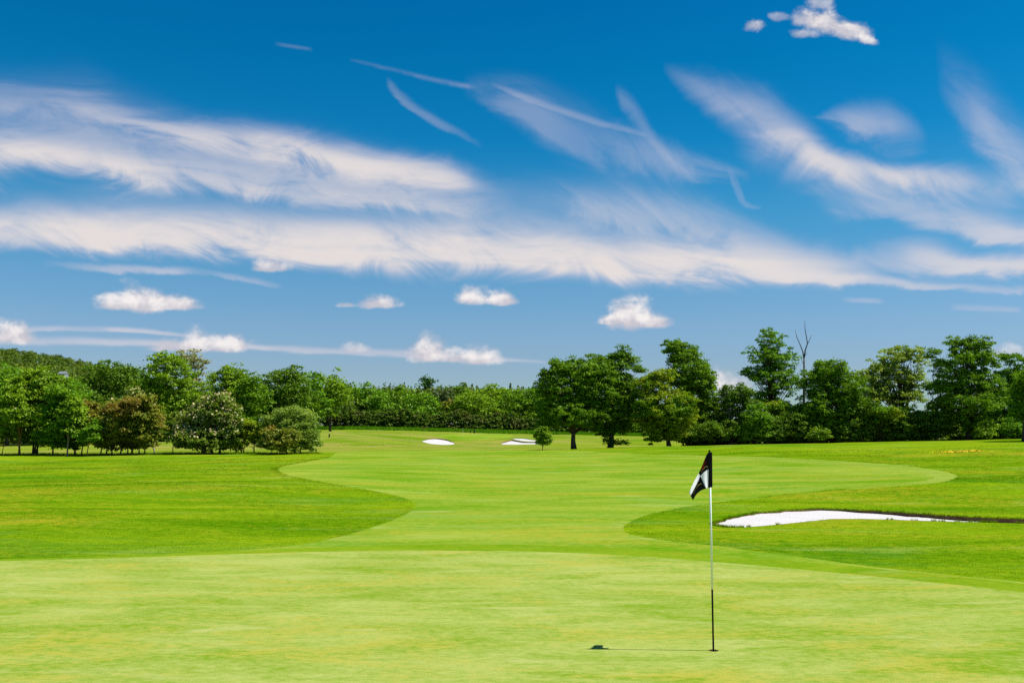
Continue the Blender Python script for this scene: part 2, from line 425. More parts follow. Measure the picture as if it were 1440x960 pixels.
HOLE = [(hx + .054*math.cos(2*math.pi*k/24), hy + .054*math.sin(2*math.pi*k/24)) for k in range(24)]

def inside(P, poly):
    x, y = P[:, 0], P[:, 1]; poly = np.asarray(poly); r = np.zeros(len(P), bool)
    j = len(poly) - 1
    for i in range(len(poly)):
        xi, yi = poly[i]; xj, yj = poly[j]
        c = (yi > y) != (yj > y)
        if c.any():
            xx = (xj - xi) * (y - yi) / (yj - yi + 1e-15) + xi
            r ^= c & (x < xx)
        j = i
    return r

ys = np.concatenate([np.linspace(-16, 4, 9), 4 + np.cumsum(np.geomspace(.55, 110, 118))])
ss_ = np.linspace(-1.5, 1.5, 151)
gv = []
for y in ys:
    for s in ss_:
        x = s * (max(y, 0) * .62 + 34)
        gv.append((x + rng0.uniform(-.02, .02), y + rng0.uniform(-.02, .02)))
verts = [Vector(p) for p in gv]; edges = []
for poly in (GREEN, FAIR, COLLAR, SEMI, CUT, FARG, BUN_MAIN, BUN_OVAL, BUN_FRONT, BUN_BACK, HOLE):
    n0 = len(verts); k = len(poly)
    verts += [Vector((float(p[0]), float(p[1]))) for p in poly]
    edges += [(n0 + i, n0 + (i+1) % k) for i in range(k)]
cv, ce, cf, *_ = delaunay_2d_cdt(verts, edges, [], 0, 1e-6)
CV = np.array([(p.x, p.y) for p in cv]); CF = np.array([tuple(f) for f in cf], np.int32)
cen = CV[CF].mean(1)
a_, b_, c_ = CV[CF[:, 0]], CV[CF[:, 1]], CV[CF[:, 2]]
cr = (b_[:, 0]-a_[:, 0])*(c_[:, 1]-a_[:, 1]) - (b_[:, 1]-a_[:, 1])*(c_[:, 0]-a_[:, 0])
CF[cr < 0] = CF[cr < 0][:, ::-1]
zone = np.zeros(len(CF), int)
zone[inside(cen, SEMI)] = 4
zone[inside(cen, FAIR)] = 1
zone[inside(cen, CUT)] = 5
zone[inside(cen, COLLAR)] = 6
zone[inside(cen, GREEN)] = 2
zone[inside(cen, FARG)] = 3
for poly in (BUN_MAIN, BUN_OVAL, BUN_FRONT, BUN_BACK): zone[inside(cen, poly)] = 9
zone[inside(cen, HOLE)] = 9
CZ = ground_z(CV[:, 0], CV[:, 1])
V3 = np.column_stack([CV, CZ])
def zone_obj(name, k, mat):
    f = CF[zone == k]; used, inv = np.unique(f, return_inverse=True)
    return tag(mesh_np(name, V3[used], inv.reshape(-1, 3), mat, smooth=True), kind='structure')
zone_obj('ground', 0, M_ROUGH)
zone_obj('fairway', 1, M_FAIR)
zone_obj('putting_green', 2, M_GREEN)
zone_obj('putting_green', 3, M_FAIR)
zone_obj('ground', 4, M_SEMI)
zone_obj('fairway', 5, M_CUT)
zone_obj('green_collar', 6, M_COLLAR)

# ------------------------------------------------------------------ bunkers
def bunker(poly, depth_fn, label, sub=40):
    """sand floor sunk under the turf, a soil lip round it"""
    P = np.asarray(poly, float)
    area = .5*np.sum(P[:, 0]*np.roll(P[:, 1], -1) - np.roll(P[:, 0], -1)*P[:, 1])
    if area < 0: P = P[::-1]
    n = len(P)
    lo, hi = P.min(0), P.max(0)
    gx = np.linspace(lo[0], hi[0], sub); gy = np.linspace(lo[1], hi[1], max(10, sub//3))
    G = np.array([(x + rng0.uniform(-.01, .01), y + rng0.uniform(-.01, .01)) for x in gx for y in gy])
    G = G[inside(G, P)]
    vs = [Vector(map(float, p)) for p in P] + [Vector(map(float, p)) for p in G]
    ed = [(i, (i+1) % n) for i in range(n)]
    v2, _, f2, *_ = delaunay_2d_cdt(vs, ed, [], 1, 1e-6)
    V = np.array([(p.x, p.y) for p in v2]); Ft = np.array([tuple(f) for f in f2 if len(f) == 3], np.int32)
    ok = inside(V[Ft].mean(1), P); Ft = Ft[ok]
    a, b, c = V[Ft[:, 0]], V[Ft[:, 1]], V[Ft[:, 2]]
    k = (b[:, 0]-a[:, 0])*(c[:, 1]-a[:, 1]) - (b[:, 1]-a[:, 1])*(c[:, 0]-a[:, 0])
    Ft[k < 0] = Ft[k < 0][:, ::-1]
    dep = depth_fn(V, lo, hi)
    Z = ground_z(V[:, 0], V[:, 1]) - dep + .012*np.sin(V[:, 0]*3.1)*np.sin(V[:, 1]*2.3)
    cx, cy = P.mean(0); base = gz(cx, cy)
    root = empty('bunker', (cx, cy, base), label, 'bunker')
    off = np.array((cx, cy, base))
    mesh_np('sand', np.column_stack([V, Z]) - off, Ft, M_SAND, root, smooth=True)
    top = np.column_stack([P, ground_z(P[:, 0], P[:, 1]) + .004])
    bot = np.column_stack([P, ground_z(P[:, 0], P[:, 1]) - depth_fn(P, lo, hi) - .06])
    W = np.concatenate([top, bot]) - off
    q = np.array([(i, n + i, n + (i+1) % n, (i+1) % n) for i in range(n)])
    mesh_np('soil_lip', W, q[:, ::-1], M_SOIL, root)
    return root

# far edge of the near bunker stands as a lip, higher towards the right
fx = np.array([ground_hit(*p) for p in BUNK_NEAR_FAR]); nx_ = np.array([ground_hit(*p) for p in BUNK_NEAR_NEAR])[::-1]
def dep_main(V, lo, hi):
    yf = np.interp(V[:, 0], fx[:, 0], fx[:, 1]); yn = np.interp(V[:, 0], nx_[:, 0], nx_[:, 1])
    t = np.clip((V[:, 1] - yn) / np.maximum(yf - yn, .2), 0, 1)
    lip = np.interp(V[:, 0], [fx[3, 0], fx[6, 0], fx[8, 0], fx[11, 0], fx[13, 0]], [.012, .03, .08, .115, .14])
    return .012 + lip * sstep(0, .75, t)
bunker(BUN_MAIN, dep_main, 'large white sand bunker with a dark soil lip to the right of the near flagstick', 90)
def dep_far(amt):
    def f(V, lo, hi):
        t = np.clip((V[:, 1] - lo[1]) / (hi[1] - lo[1]), 0, 1)
        return .03 + amt * sstep(.1, .9, t)
    return f
bunker(BUN_OVAL, dep_far(.16), 'small oval white sand bunker on the far slope, left of the other far bunkers', 24)
bunker(BUN_FRONT, dep_far(.22), 'front one of two white far bunkers beside the small sapling, below the dark lip', 24)
bunker(BUN_BACK, dep_far(.05), 'thin back one of two white far bunkers beside the small sapling, above the dark lip', 24)

# ------------------------------------------------------------------ flagstick, flag, cup
hz = gz(hx, hy)
top_h = (at(999.6, 635.6, hy)[2]) - hz
M_POLEW = plain('white_pole_paint', (.88, .89, .91), .4, .4, var=.03)
M_POLEB = plain('black_pole_paint', (.004, .004, .0045), .9, .04, var=.1)
M_FBLACK = plain('black_flag_cloth', (.006, .006, .009), .8, .15, var=.2, scale=30)
M_FWHITE, t, out = new_mat('white_flag_cloth')
nzf = t.noise(t.n('ShaderNodeTexCoord').outputs['Object'], 60, 3)
cf = t.mix(nzf, (.84, .83, .87, 1), (.93, .92, .96, 1))
d = t.n('ShaderNodeBsdfDiffuse'); t.l(cf, d.inputs[0]); tr = t.n('ShaderNodeBsdfTranslucent'); t.l(cf, tr.inputs[0])
mx = t.n('ShaderNodeMixShader'); mx.inputs[0].default_value = .72; t.l(d.outputs[0], mx.inputs[1]); t.l(tr.outputs[0], mx.inputs[2]); t.l(mx.outputs[0], out.inputs[0])
M_FRED = plain('red_emblem', (.33, .008, .012), .7, .2, var=.1)
M_FGOLD = plain('pale_gold_emblem', (.42, .30, .14), .7, .2, var=.1)
M_CUP = plain('white_cup_liner', (.75, .75, .73), .5, .4, var=.04)
stick = empty('golf_flagstick', (hx, hy, hz), 'tall white and black flagstick with checked flag standing in the hole of the near green', 'flagstick', 'golf flagsticks')
z_split = at(1002.6, 828, hy)[2] - hz
m = MB(); m.lathe([(.0001, z_split), (.0108, z_split), (.0104, top_h - .02), (.0001, top_h - .02)], 16); m.build('white_pole', M_POLEW, stick, True)
m = MB(); m.lathe([(.0001, -.14), (.012, -.14), (.012, -.10), (.0098, -.09), (.0098, z_split - .001), (.0001, z_split - .001)], 16); m.build('black_pole', M_POLEB, stick, True)
m = MB(); m.lathe([(.0001, top_h - .019), (.013, top_h - .019), (.013, top_h - .006), (.007, top_h - .004), (.007, top_h), (.011, top_h + .006), (.011, top_h + .016), (.006, top_h + .023), (.0001, top_h + .025)], 16)
m.build('finial', M_POLEB, stick, True)

def curve_pts(pts, n):
    P = smooth_poly(pts, 12, False); d = np.r_[0, np.cumsum(np.linalg.norm(np.diff(P, axis=0), axis=1))]
    t = np.linspace(0, d[-1], n); return np.column_stack([np.interp(t, d, P[:, 0]), np.interp(t, d, P[:, 1])])
NS = 41
C_TOP = curve_pts([(1001.6, 635.6), (996.6, 635.8), (993, 640.5), (987.2, 655), (982.2, 665.6), (976, 677), (969, 692)], NS)
C_MID = curve_pts([(1001.8, 660), (996, 660.3), (990, 664), (985, 669.2), (982, 676), (977.5, 685), (971.2, 697)], NS)
C_BOT = curve_pts([(1002, 684.6), (996, 685.6), (992.3, 686.8), (986, 689.2), (981, 693), (977.5, 697.5), (974.6, 703)], NS)
# keep sleeve (s < .12) and the two halves in register
def rep(C, s):
    return np.column_stack([np.interp(s, np.linspace(0, 1, NS), C[:, 0]), np.interp(s, np.linspace(0, 1, NS), C[:, 1])])
def frac_of(C, p):
    d = np.r_[0, np.cumsum(np.linalg.norm(np.diff(C, axis=0), axis=1))]; d /= d[-1]
    return d[np.argmin(np.linalg.norm(C - np.array(p), axis=1))]
kT, kM, kB = [(frac_of(C, a), frac_of(C, b)) for C, a, b in ((C_TOP, (996.4, 636), (982.2, 665.6)), (C_MID, (996.2, 660.3), (985, 669.2)), (C_BOT, (996.2, 685.6), (992.3, 686.8)))]
def flag_px(s, t):
    """s: 0 hoist .. .12 sleeve seam .. .56 middle .. 1 fly; t: 0 bottom .. 1 top"""
    s = np.atleast_1d(s); t = np.atleast_1d(t)
    K = [0, .12, .56, 1]
    T = rep(C_TOP, np.interp(s, K, [0, kT[0], kT[1], 1])); M = rep(C_MID, np.interp(s, K, [0, kM[0], kM[1], 1])); B = rep(C_BOT, np.interp(s, K, [0, kB[0], kB[1], 1]))
    l0 = (2*(t-.5)*(t-1))[:, None]; l1 = (4*t*(1-t))[:, None]; l2 = (2*t*(t-.5))[:, None]
    return l0*B + l1*M + l2*T
def flag_pt(s, t, lift=0.0):
    P = flag_px(s, t); s = np.atleast_1d(s); t = np.atleast_1d(t)
    k_ = np.clip((s-.12)/.88, 0, 1); depth = .19*k_**1.15 + .045*np.sin(k_*7.0 + t*1.6)*k_**.5 - .012*(1 - k_)
    out = []
    for (px, py), dd in zip(P, depth):
        q = at(px, py, hy + dd - lift); out.append(q - np.array((hx, hy, hz)))
    return np.array(out)
nS, nT = 50, 40
sg, tg = np.meshgrid(np.linspace(0, 1, nS), np.linspace(0, 1, nT), indexing='ij')
FV = flag_pt(sg.ravel(), tg.ravel())
FQ, FI = [], []
for i in range(nS-1):
    for j in range(nT-1):
        FQ.append((i*nT+j, (i+1)*nT+j, (i+1)*nT+j+1, i*nT+j+1))
        sm, tm = (i+.5)/(nS-1), (j+.5)/(nT-1)
        FI.append(0 if sm < .12 else int((sm > .56) == (tm > .5)))
flag = mesh_np('flag', FV, FQ, None, stick, True, mats=[M_FBLACK, M_FWHITE], mat_idx=FI)
flag['label'] = 'black and white checked flag with a red emblem, hanging limp'
sm_ = flag.modifiers.new('cloth_thickness', 'SOLIDIFY'); sm_.thickness = .0015; sm_.offset = 0
def ribbon(name, pts, w, mat):
    P = curve_pts(pts, 18); V = []; k = len(P)
    for i, (s, t) in enumerate(P):
        d = P[min(i+1, k-1)] - P[max(i-1, 0)]; d = d / (np.linalg.norm(d)+1e-9); nrm = np.array((-d[1], d[0]))
        ww = w * (1 - .6*abs(2*i/(k-1) - 1))
        V += [np.array((s, t)) + nrm*ww, np.array((s, t)) - nrm*ww]
    V = np.array(V)
    mesh_np(name, flag_pt(V[:, 0], V[:, 1], .004), [(2*i, 2*i+1, 2*i+3, 2*i+2) for i in range(k-1)], mat, flag)
ribbon('crest', [(.22, .80), (.30, .84), (.38, .80), (.44, .86)], .055, M_FRED)
ribbon('crest', [(.28, .68), (.37, .73), (.45, .77)], .04, M_FRED)
ribbon('emblem_arc', [(.15, .585), (.22, .64), (.33, .66), (.46, .60)], .022, M_FGOLD)
ribbon('emblem_arc', [(.60, .20), (.68, .30), (.78, .36), (.90, .30)], .02, M_FGOLD)

cup = empty('hole_cup', (hx, hy, hz), 'round golf hole with pale liner at the foot of the near flagstick', 'golf hole')
m = MB(); m.lathe([(.0001, -.20), (.0525, -.20), (.0525, -.028), (.0538, -.028)], 24); m.build('cup_liner', M_CUP, cup, True)
m = MB(); m.lathe([(.0545, -.03), (.0545, .001)], 24); m.build('soil_ring', plain('cut_soil', (.16, .10, .045), .95, .05, var=.4, scale=40), cup, True)

# far flagstick and small things near the far green
x, y = ground_hit(651, 615.2)
fs = empty('golf_flagstick', (x, y, gz(x, y)), 'distant thin pale flagstick standing between the far bunkers', 'flagstick', 'golf flagsticks')
m = MB(); m.lathe([(.0001, 0), (.02, 0), (.02, 2.1), (.0001, 2.12)], 8); m.build('pole', plain('pale_yellow_pole', (.75, .72, .40), .4), fs)
M_REDWOOD = plain('reddish_wood', (.33, .085, .06), .7, .2, var=.25)
x, y = ground_hit(597, 605.4)
bn = empty('park_bench', (x, y, gz(x, y)), 'small reddish bench at the foot of the far hedge', 'bench')
m = MB()
for k in range(3): m.box((0, -.22 + k*.16, .45), (1.5, .13, .04))
m.build('seat', M_REDWOOD, bn)
m = MB()
for k in range(3): m.box((0, .27 + k*.02, .58 + k*.14), (1.5, .035, .11))
m.build('backrest', M_REDWOOD, bn)
for sx in (-.6, .6):
    m = MB(); m.box((sx, -.2, .215), (.08, .08, .425)); m.build('leg', M_REDWOOD, bn)
    m = MB(); m.box((sx, .3, .44), (.08, .08, .88)); m.build('leg', M_REDWOOD, bn)
M_DK = plain('dark_painted_wood', (.012, .016, .012), .6)
for (px, py, hgt, w, lab) in ((667, 609, .95, .38, 'squat dark bin beyond the far green, right one of a pair'), (661.5, 608.6, .75, .22, 'slim dark post beyond the far green, left of the squat bin')):
    x, y = ground_hit(px, py)
    t_ = empty('litter_bin' if w > .3 else 'marker_post', (x, y, gz(x, y)), lab, 'bin' if w > .3 else 'post')
    m = MB(); m.lathe([(.0001, 0), (w*.46, 0), (w*.5, hgt*.9), (.0001, hgt*.9)], 12); m.build('body', M_DK, t_)
    m = MB(); m.lathe([(.0001, hgt*.9+.002), (w*.54, hgt*.9+.002), (w*.54, hgt*.96), (w*.2, hgt), (.0001, hgt)], 12); m.build('lid', M_DK, t_)
x, y = ground_hit(463, 615)
t_ = empty('marker_post', (x, y, gz(x, y)), 'short dark post alone on the grass mound left of the far bunkers', 'post')
m = MB(); m.lathe([(.0001, 0), (.12, 0), (.12, .6), (.07, .66), (.0001, .66)], 10); m.build('body', M_DK, t_)

# ------------------------------------------------------------------ trees
def tree(spec):
    seed = spec['seed']; g = np.random.default_rng(seed); rnd = random.Random(seed)
    D = spec['D']; px = spec['px']
    u, _ = uv(px, 622); bx, by = u * D, D; bz = gz(bx, by) - .05
    s = D / F                                           # metres per photo pixel at that distance
    base = np.array((bx, by, bz))
    lob = []
    for q in spec['lobes']:
        cx, cy, rx, ry = q[:4]
        c = at(cx, cy, D) - base
        w = rx * s
        dep = q[4] if len(q) > 4 else g.uniform(-.35, .35)
        c[1] += dep * w
        lob.append((c, np.array((w, w * spec.get('deep', .95), ry * s))))
    top = max(c[2] + r[2] for c, r in lob)
    ls = spec.get('ls', .0021 * D); rc = spec.get('rc', .0054 * D); dens = spec.get('dens', 1.0)
    P, N, C = [], [], []
    for c, r in lob:
        area = 4*math.pi*((r[0]*r[1])**1.6/3 + (r[0]*r[2])**1.6/3 + (r[1]*r[2])**1.6/3)**(1/1.6)
        n = max(5, int(area / (math.pi*rc*rc) * 2.3 * dens))
        d = g.normal(0, 1, (n, 3)); d /= np.linalg.norm(d, axis=1, keepdims=True)
        rad = np.where(g.random(n) < .75, g.uniform(.72, 1.04, n), g.uniform(.25, .75, n))
        cc = c + d * rad[:, None] * np.maximum(r - rc*.22, r*.45)
        cc += g.normal(0, rc*.30, cc.shape)
        C.append(cc)
    C = np.concatenate(C)
    C = C[C[:, 2] > spec.get('floor', .25)]
    nl = int(spec.get('nl', 46)); K = len(C)
    cr_ = rc * g.uniform(.55, 1.25, K)
    d = g.normal(0, 1, (K, nl, 3)); d /= np.linalg.norm(d, axis=2, keepdims=True)
    d[:, :, 2] = np.where(d[:, :, 2] < -.2, -d[:, :, 2]*.6, d[:, :, 2])
    rr = g.uniform(.35, 1.02, (K, nl, 1)) + np.abs(g.normal(0, .13, (K, nl, 1)))
    off = d * rr * cr_[:, None, None] * np.array((1, 1, .78))
    P = (C[:, None, :] + off).reshape(-1, 3)
    N = d.reshape(-1, 3) * .55 + np.array((0, 0, .35)) + g.normal(0, .55, P.shape)
    N /= np.linalg.norm(N, axis=1, keepdims=True)
    keep = P[:, 2] > .04
    P, N = P[keep], N[keep]
    n = len(P)
    a = g.normal(0, 1, (n, 3)); e1 = np.cross(N, a); e1 /= np.linalg.norm(e1, axis=1, keepdims=True); e2 = np.cross(N, e1)
    sz = (ls * g.uniform(.55, 1.25, n))[:, None]
    q = np.stack([P - e1*sz*.75, P - e2*sz*.42 + N*sz*.12, P + e1*sz*.75, P + e2*sz*.42 + N*sz*.12], 1).reshape(-1, 3)
    root = empty(spec.get('name', 'tree'), base, spec['label'], spec.get('cat', 'tree'), spec.get('group'))
    bl = spec.get('bloom', 0)
    fq = np.arange(4*n).reshape(n, 4)
    mesh_np('crown' if spec.get('cat', 'tree') == 'tree' else 'foliage', q, fq, LEAF[spec['leaf']], root)
    if bl:
        up = C[(C[:, 2] > np.quantile(C[:, 2], .25))]
        k = int(bl); i = g.integers(0, len(up), k)
        dd = g.normal(0, 1, (k, 3)); dd[:, 2] = np.abs(dd[:, 2]); dd[:, 1] -= .5; dd /= np.linalg.norm(dd, axis=1, keepdims=True)
        Pb = up[i] + dd * rc * 1.22
        Nb = dd + g.normal(0, .3, dd.shape); Nb /= np.linalg.norm(Nb, axis=1, keepdims=True)
        a = g.normal(0, 1, (k, 3)); e1 = np.cross(Nb, a); e1 /= np.linalg.norm(e1, axis=1, keepdims=True); e2 = np.cross(Nb, e1)
        z_ = (ls*g.uniform(.45, 1.1, k))[:, None]
        qb = np.stack([Pb - e1*z_*.6, Pb - e2*z_*.55 + Nb*z_*.1, Pb + e1*z_*.6, Pb + e2*z_*.55 + Nb*z_*.1], 1).reshape(-1, 3)
        mesh_np('blossom', qb, np.arange(4*k).reshape(k, 4), LEAF['bloom'], root)
    # trunk and limbs
    tr = spec.get('trunk', .011*D*.16)
    if tr:
        m = MB()
        stems = spec.get('stems', [(0, 0)])
        cz = np.mean([c[2] for c, r in lob]); cxy = np.mean([c[:2] for c, r in lob], axis=0)
        for (so, lean) in stems:
            b0 = np.array((so * s, 0.0, -.1))
            tip = np.array((cxy[0]*.55 + so*s*.6 + lean*s, cxy[1]*.5, top*.80 if len(stems) == 1 else top*.7))
            pts, rad = [], []
            for k in range(9):
                t = k/8
                p = b0 + (tip - b0) * np.array((t**1.25, t**1.25, t)) + np.array((rnd.uniform(-1, 1), rnd.uniform(-1, 1), 0)) * tr * .55 * (0 < k < 8)
                pts.append(p); rad.append(tr * (1.35 if k == 0 else 1.0) * (1 - .86*t))
            m.tube(pts, rad, 8)
            nb = spec.get('limbs', 16) // len(stems) + 1
            idx = g.choice(K, min(nb, K), replace=False)
            for i in idx:
                e = C[i]
                t = float(np.clip((e[2]/top)*.75 - .05, .22, .85)); k = t*8; k0 = int(k); st = pts[k0] + (pts[min(k0+1, 8)] - pts[k0]) * (k - k0)
                if e[2] < st[2]: continue
                L = np.linalg.norm(e - st); r0 = min(tr * .55 * (1 - .7*t), .05*L + .015)
                mid1 = st + (e - st)*.35 + np.array((0, 0, .03*L)) + g.normal(0, .05*L, 3)
                mid2 = st + (e - st)*.70 + np.array((0, 0, .05*L)) + g.normal(0, .05*L, 3)
                m.tube([st, mid1, mid2, e], [r0, r0*.7, r0*.45, r0*.16], 5)
                for _ in range(spec.get('twigs', 1)):
                    j = g.integers(0, K); e2_ = C[j]
                    if np.linalg.norm(e2_ - mid2) < .35*top:
                        m.tube([mid2, (mid2 + e2_)/2 + g.normal(0, .06*L, 3), e2_], [r0*.4, r0*.28, r0*.1], 4)
        m.build('trunk', spec.get('bark', BARK), root, True)
    return root

SEED = [100]
def T(label, px, D, leaf, lobes, **kw):
    SEED[0] += 7
    return tree(dict(label=label, px=px, D=D, leaf=leaf, lobes=lobes, seed=SEED[0], **kw))

G_L = 'young trees and shrubs in the left clump'
G_B = 'trees of the far treeline on the left'
G_C = 'trees behind the far hedge'
G_R = 'trees along the right edge of the course'
G_S = 'shrubs under the right hand trees'

# --- left clump, about 100 m off
T('leaning thin sapling with a few white blossoms, leftmost of the near clump', 3, 103, 'olive', [(9, 609, 15, 9), (0, 603, 14, 12)], trunk=.045, bloom=14, group=G_L, name='young_tree', stems=[(0, 8)], floor=1.0, limbs=8)
T('young tree with a straight orange brown trunk, second from the left of the clump', 28, 100, 'lime', [(20, 570, 24, 24), (32, 586, 24, 16), (14, 598, 18, 14), (24, 555, 16, 16)], trunk=.11, bark=BARK_RED, group=G_L, name='young_tree', bloom=24)
T('tall light green tree on three dark stems at the left of the clump', 48, 102, 'lime', [(42, 548, 32, 28), (64, 563, 26, 28), (50, 585, 28, 24), (56, 532, 22, 17), (76, 548, 18, 20), (55, 606, 26, 16), (44, 618, 14, 8), (62, 620, 12, 9)], trunk=.10, stems=[(-1, -4), (2, 2), (5, 8)], group=G_L, name='young_tree', limbs=24)
T('leafy young tree with foliage hanging low beside the three stemmed tree', 75, 99, 'mid', [(78, 588, 24, 26), (88, 563, 22, 22), (70, 614, 20, 13), (80, 624, 13, 8), (84, 606, 20, 14)], trunk=.08, group=G_L, name='young_tree')
T('young tree with a pale bare trunk amid darker stems in the left clump', 95, 98, 'lime', [(98, 592, 20, 22), (104, 574, 17, 18)], trunk=.085, bark=BARK_PALE, group=G_L, name='young_tree')
T('dark stemmed young tree between the pale trunk and the copper leaved tree', 106, 101, 'mid', [(112, 602, 20, 20), (108, 584, 16, 18), (104, 618, 16, 11), (95, 626, 10, 7)], trunk=.10, group=G_L, name='young_tree')
T('slim brownish green young tree left of the wide copper shrub', 116, 101, 'copper', [(124, 584, 17, 20), (130, 602, 15, 18), (118, 572, 12, 12)], trunk=.07, group=G_L, name='young_tree')
T('small bright leaved tree on a crooked stem against the copper shrub', 123, 98, 'mid', [(131, 607, 15, 14), (122, 615, 12, 9)], trunk=.055, bark=BARK_RED, group=G_L, name='young_tree', stems=[(0, 4)])
T('wide many stemmed tree with copper brown foliage', 178, 100, 'copper', [(182, 582, 42, 22), (160, 598, 26, 20), (206, 598, 24, 22), (180, 606, 42, 20), (195, 570, 26, 14), (206, 618, 18, 14), (150, 616, 16, 14)], trunk=.07, stems=[(-36, -6), (-28, 0), (-20, -4), (-8, 0), (2, 2), (8, 4), (18, 4), (26, 8)], limbs=34, group=G_L, name='multi_stem_tree')
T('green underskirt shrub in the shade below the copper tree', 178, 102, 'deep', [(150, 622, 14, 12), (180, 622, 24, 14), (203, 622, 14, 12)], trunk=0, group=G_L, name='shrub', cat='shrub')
T('white flowering hawthorn rising behind the copper tree', 186, 118, 'olive', [(186, 558, 15, 11), (178, 572, 20, 14), (192, 580, 20, 20)], trunk=.09, bloom=360, group=G_L, name='hawthorn_tree')
T('small tree on a short crooked pale trunk right of the copper tree', 218, 112, 'olive', [(208, 604, 15, 13), (214, 592, 12, 12)], trunk=.09, bark=BARK_PALE, stems=[(0, -10)], group=G_L, name='young_tree', floor=1.0)
T('small tree on one thin straight dark trunk at the left of the flowering tree', 243, 106, 'olive', [(247, 603, 14, 14), (252, 592, 12, 12)], trunk=.06, group=G_L, name='young_tree', floor=1.2)
T('rounded tree covered in cream blossom in the left clump', 299, 100, 'olive', [(300, 580, 33, 24), (272, 600, 26, 22), (324, 600, 16, 22), (286, 619, 42, 16), (308, 568, 22, 13), (310, 622, 26, 12), (262, 612, 18, 16)], trunk=.13, bloom=2200, stems=[(0, 0), (-14, -6), (-10, 0), (10, 6)], limbs=26, group=G_L, name='blossoming_tree')
T('small yellow green tree just right of the blossoming tree', 340, 101, 'yellow', [(344, 606, 22, 18), (331, 619, 15, 12), (357, 612, 13, 14), (343, 596, 14, 9)], trunk=.075, stems=[(0, 0), (3, 3), (17, 6), (-8, -4)], group=G_L, name='young_tree')
T('low rust brown shrub at the foot of the big green bush', 390, 97, 'copper', [(378, 619, 14, 15), (402, 616, 20, 13), (390, 626, 26, 9)], trunk=.03, stems=[(-8, -4), (0, 0), (7, 4)], group=G_L, name='shrub', cat='shrub')
T('big dome shaped grey green bush at the right end of the left clump', 414, 101, 'silver', [(412, 592, 29, 20), (426, 605, 23, 24), (392, 594, 26, 18), (432, 622, 19, 15), (405, 618, 32, 18)], trunk=.07, dens=1.25, stems=[(-10, -6), (0, 0), (9, 5)], group=G_L, name='bush', cat='bush', ls=.16)

# --- far treeline, left
def B(label, px, D, leaf, lobes, **kw):
    kw.setdefault('ls', .0019*D); kw.setdefault('rc', .0058*D); kw.setdefault('nl', 30); kw.setdefault('limbs', 6); kw.setdefault('group', G_B); kw.setdefault('trunk', .28)
    kw.setdefault('floor', .15)
    return T(label, px, D, leaf, lobes, **kw)
B('broad mid green tree at the left edge of the far treeline', 10, 185, 'mid', [(8, 545, 42, 32), (-20, 560, 40, 30), (30, 575, 40, 28)], )
B('mid green tree below the distant house', 78, 190, 'mid', [(76, 553, 32, 23), (95, 562, 34, 28), (60, 572, 34, 28), (84, 545, 16, 13)])
B('very dark round tree with a domed top, right of the distant house', 150, 225, 'deep', [(150, 540, 42, 32), (118, 558, 32, 24), (140, 575, 48, 28), (170, 530, 22, 20)])
B('dark tree squeezed between the dark dome and the tall bright tree', 192, 232, 'oak', [(195, 548, 28, 28), (190, 580, 32, 24)])
B('tallest bright green tree of the left treeline', 240, 215, 'lime', [(238, 532, 38, 32), (214, 548, 26, 28), (258, 560, 36, 30), (240, 510, 24, 12), (232, 585, 42, 24)])
B('greyish half bare tree poking up behind the tallest bright tree', 270, 238, 'bare', [(268, 508, 19, 13), (256, 504, 14, 9), (280, 522, 12, 18), (270, 545, 16, 20)], dens=.55, trunk=.25, limbs=20)
B('bright green tree right of the half bare tree', 316, 220, 'lime', [(314, 540, 30, 23), (338, 556, 24, 20), (305, 570, 34, 26), (325, 527, 18, 12)])
B('dark green tree in the middle of the left treeline behind the blossoming tree', 348, 214, 'oak', [(350, 562, 30, 28), (330, 588, 34, 18), (350, 540, 16, 14)])
B('big olive dark oak with a round crown over the grey green bush', 400, 222, 'deep', [(396, 548, 36, 30), (420, 562, 24, 24), (385, 575, 34, 26), (405, 530, 24, 14)], limbs=16)
B('bright narrow tree just right of the olive oak', 440, 232, 'mid', [(438, 543, 16, 22), (445, 570, 20, 26)])
B('light green lobed tree at the right end of the left treeline', 464, 236, 'lime', [(462, 545, 22, 24), (476, 560, 16, 20), (455, 572, 22, 18)])

# --- behind the far hedge
def Cc(label, px, D, leaf, lobes, **kw):
    kw.setdefault('group', G_C); return B(label, px, D, leaf, lobes, **kw)
Cc('round mid green tree behind the left end of the far hedge', 516, 285, 'mid', [(516, 564, 29, 25), (530, 574, 22, 20), (503, 578, 22, 18)])
Cc('small dark tree between two rounder trees behind the hedge', 552, 290, 'deep', [(552, 572, 16, 17), (556, 585, 18, 14)])
Cc('round bright tree standing above the middle of the hedge', 592, 286, 'mid', [(592, 573, 27, 23), (583, 586, 26, 15), (604, 583, 20, 16)])
Cc('small reddish brown tree behind the hedge', 627, 288, 'copper', [(627, 574, 9, 10), (629, 586, 11, 10)])
Cc('dull dark purplish tree above the reddish one', 622, 315, 'plum', [(622, 556, 17, 11), (632, 565, 15, 11)])
Cc('broad light green tree behind the right half of the hedge', 668, 287, 'lime', [(670, 570, 30, 20), (650, 579, 24, 16), (687, 580, 20, 14)])
Cc('dark green tree between the broad light tree and the oak pair', 722, 290, 'oak', [(722, 570, 24, 20), (705, 580, 18, 16), (740, 574, 20, 20)])
Cc('mid green tree hidden partly by the left oak of the pair', 755, 292, 'mid', [(752, 566, 20, 22), (772, 575, 22, 20)])
Cc('dark green tree behind the left end of the hedge, beside the clump', 485, 288, 'deep', [(484, 566, 16, 18), (478, 582, 18, 14)])
Cc('tall dark green tree far back behind the hedge, left of the round pine', 566, 330, 'oak', [(566, 563, 20, 18), (545, 560, 16, 14)])
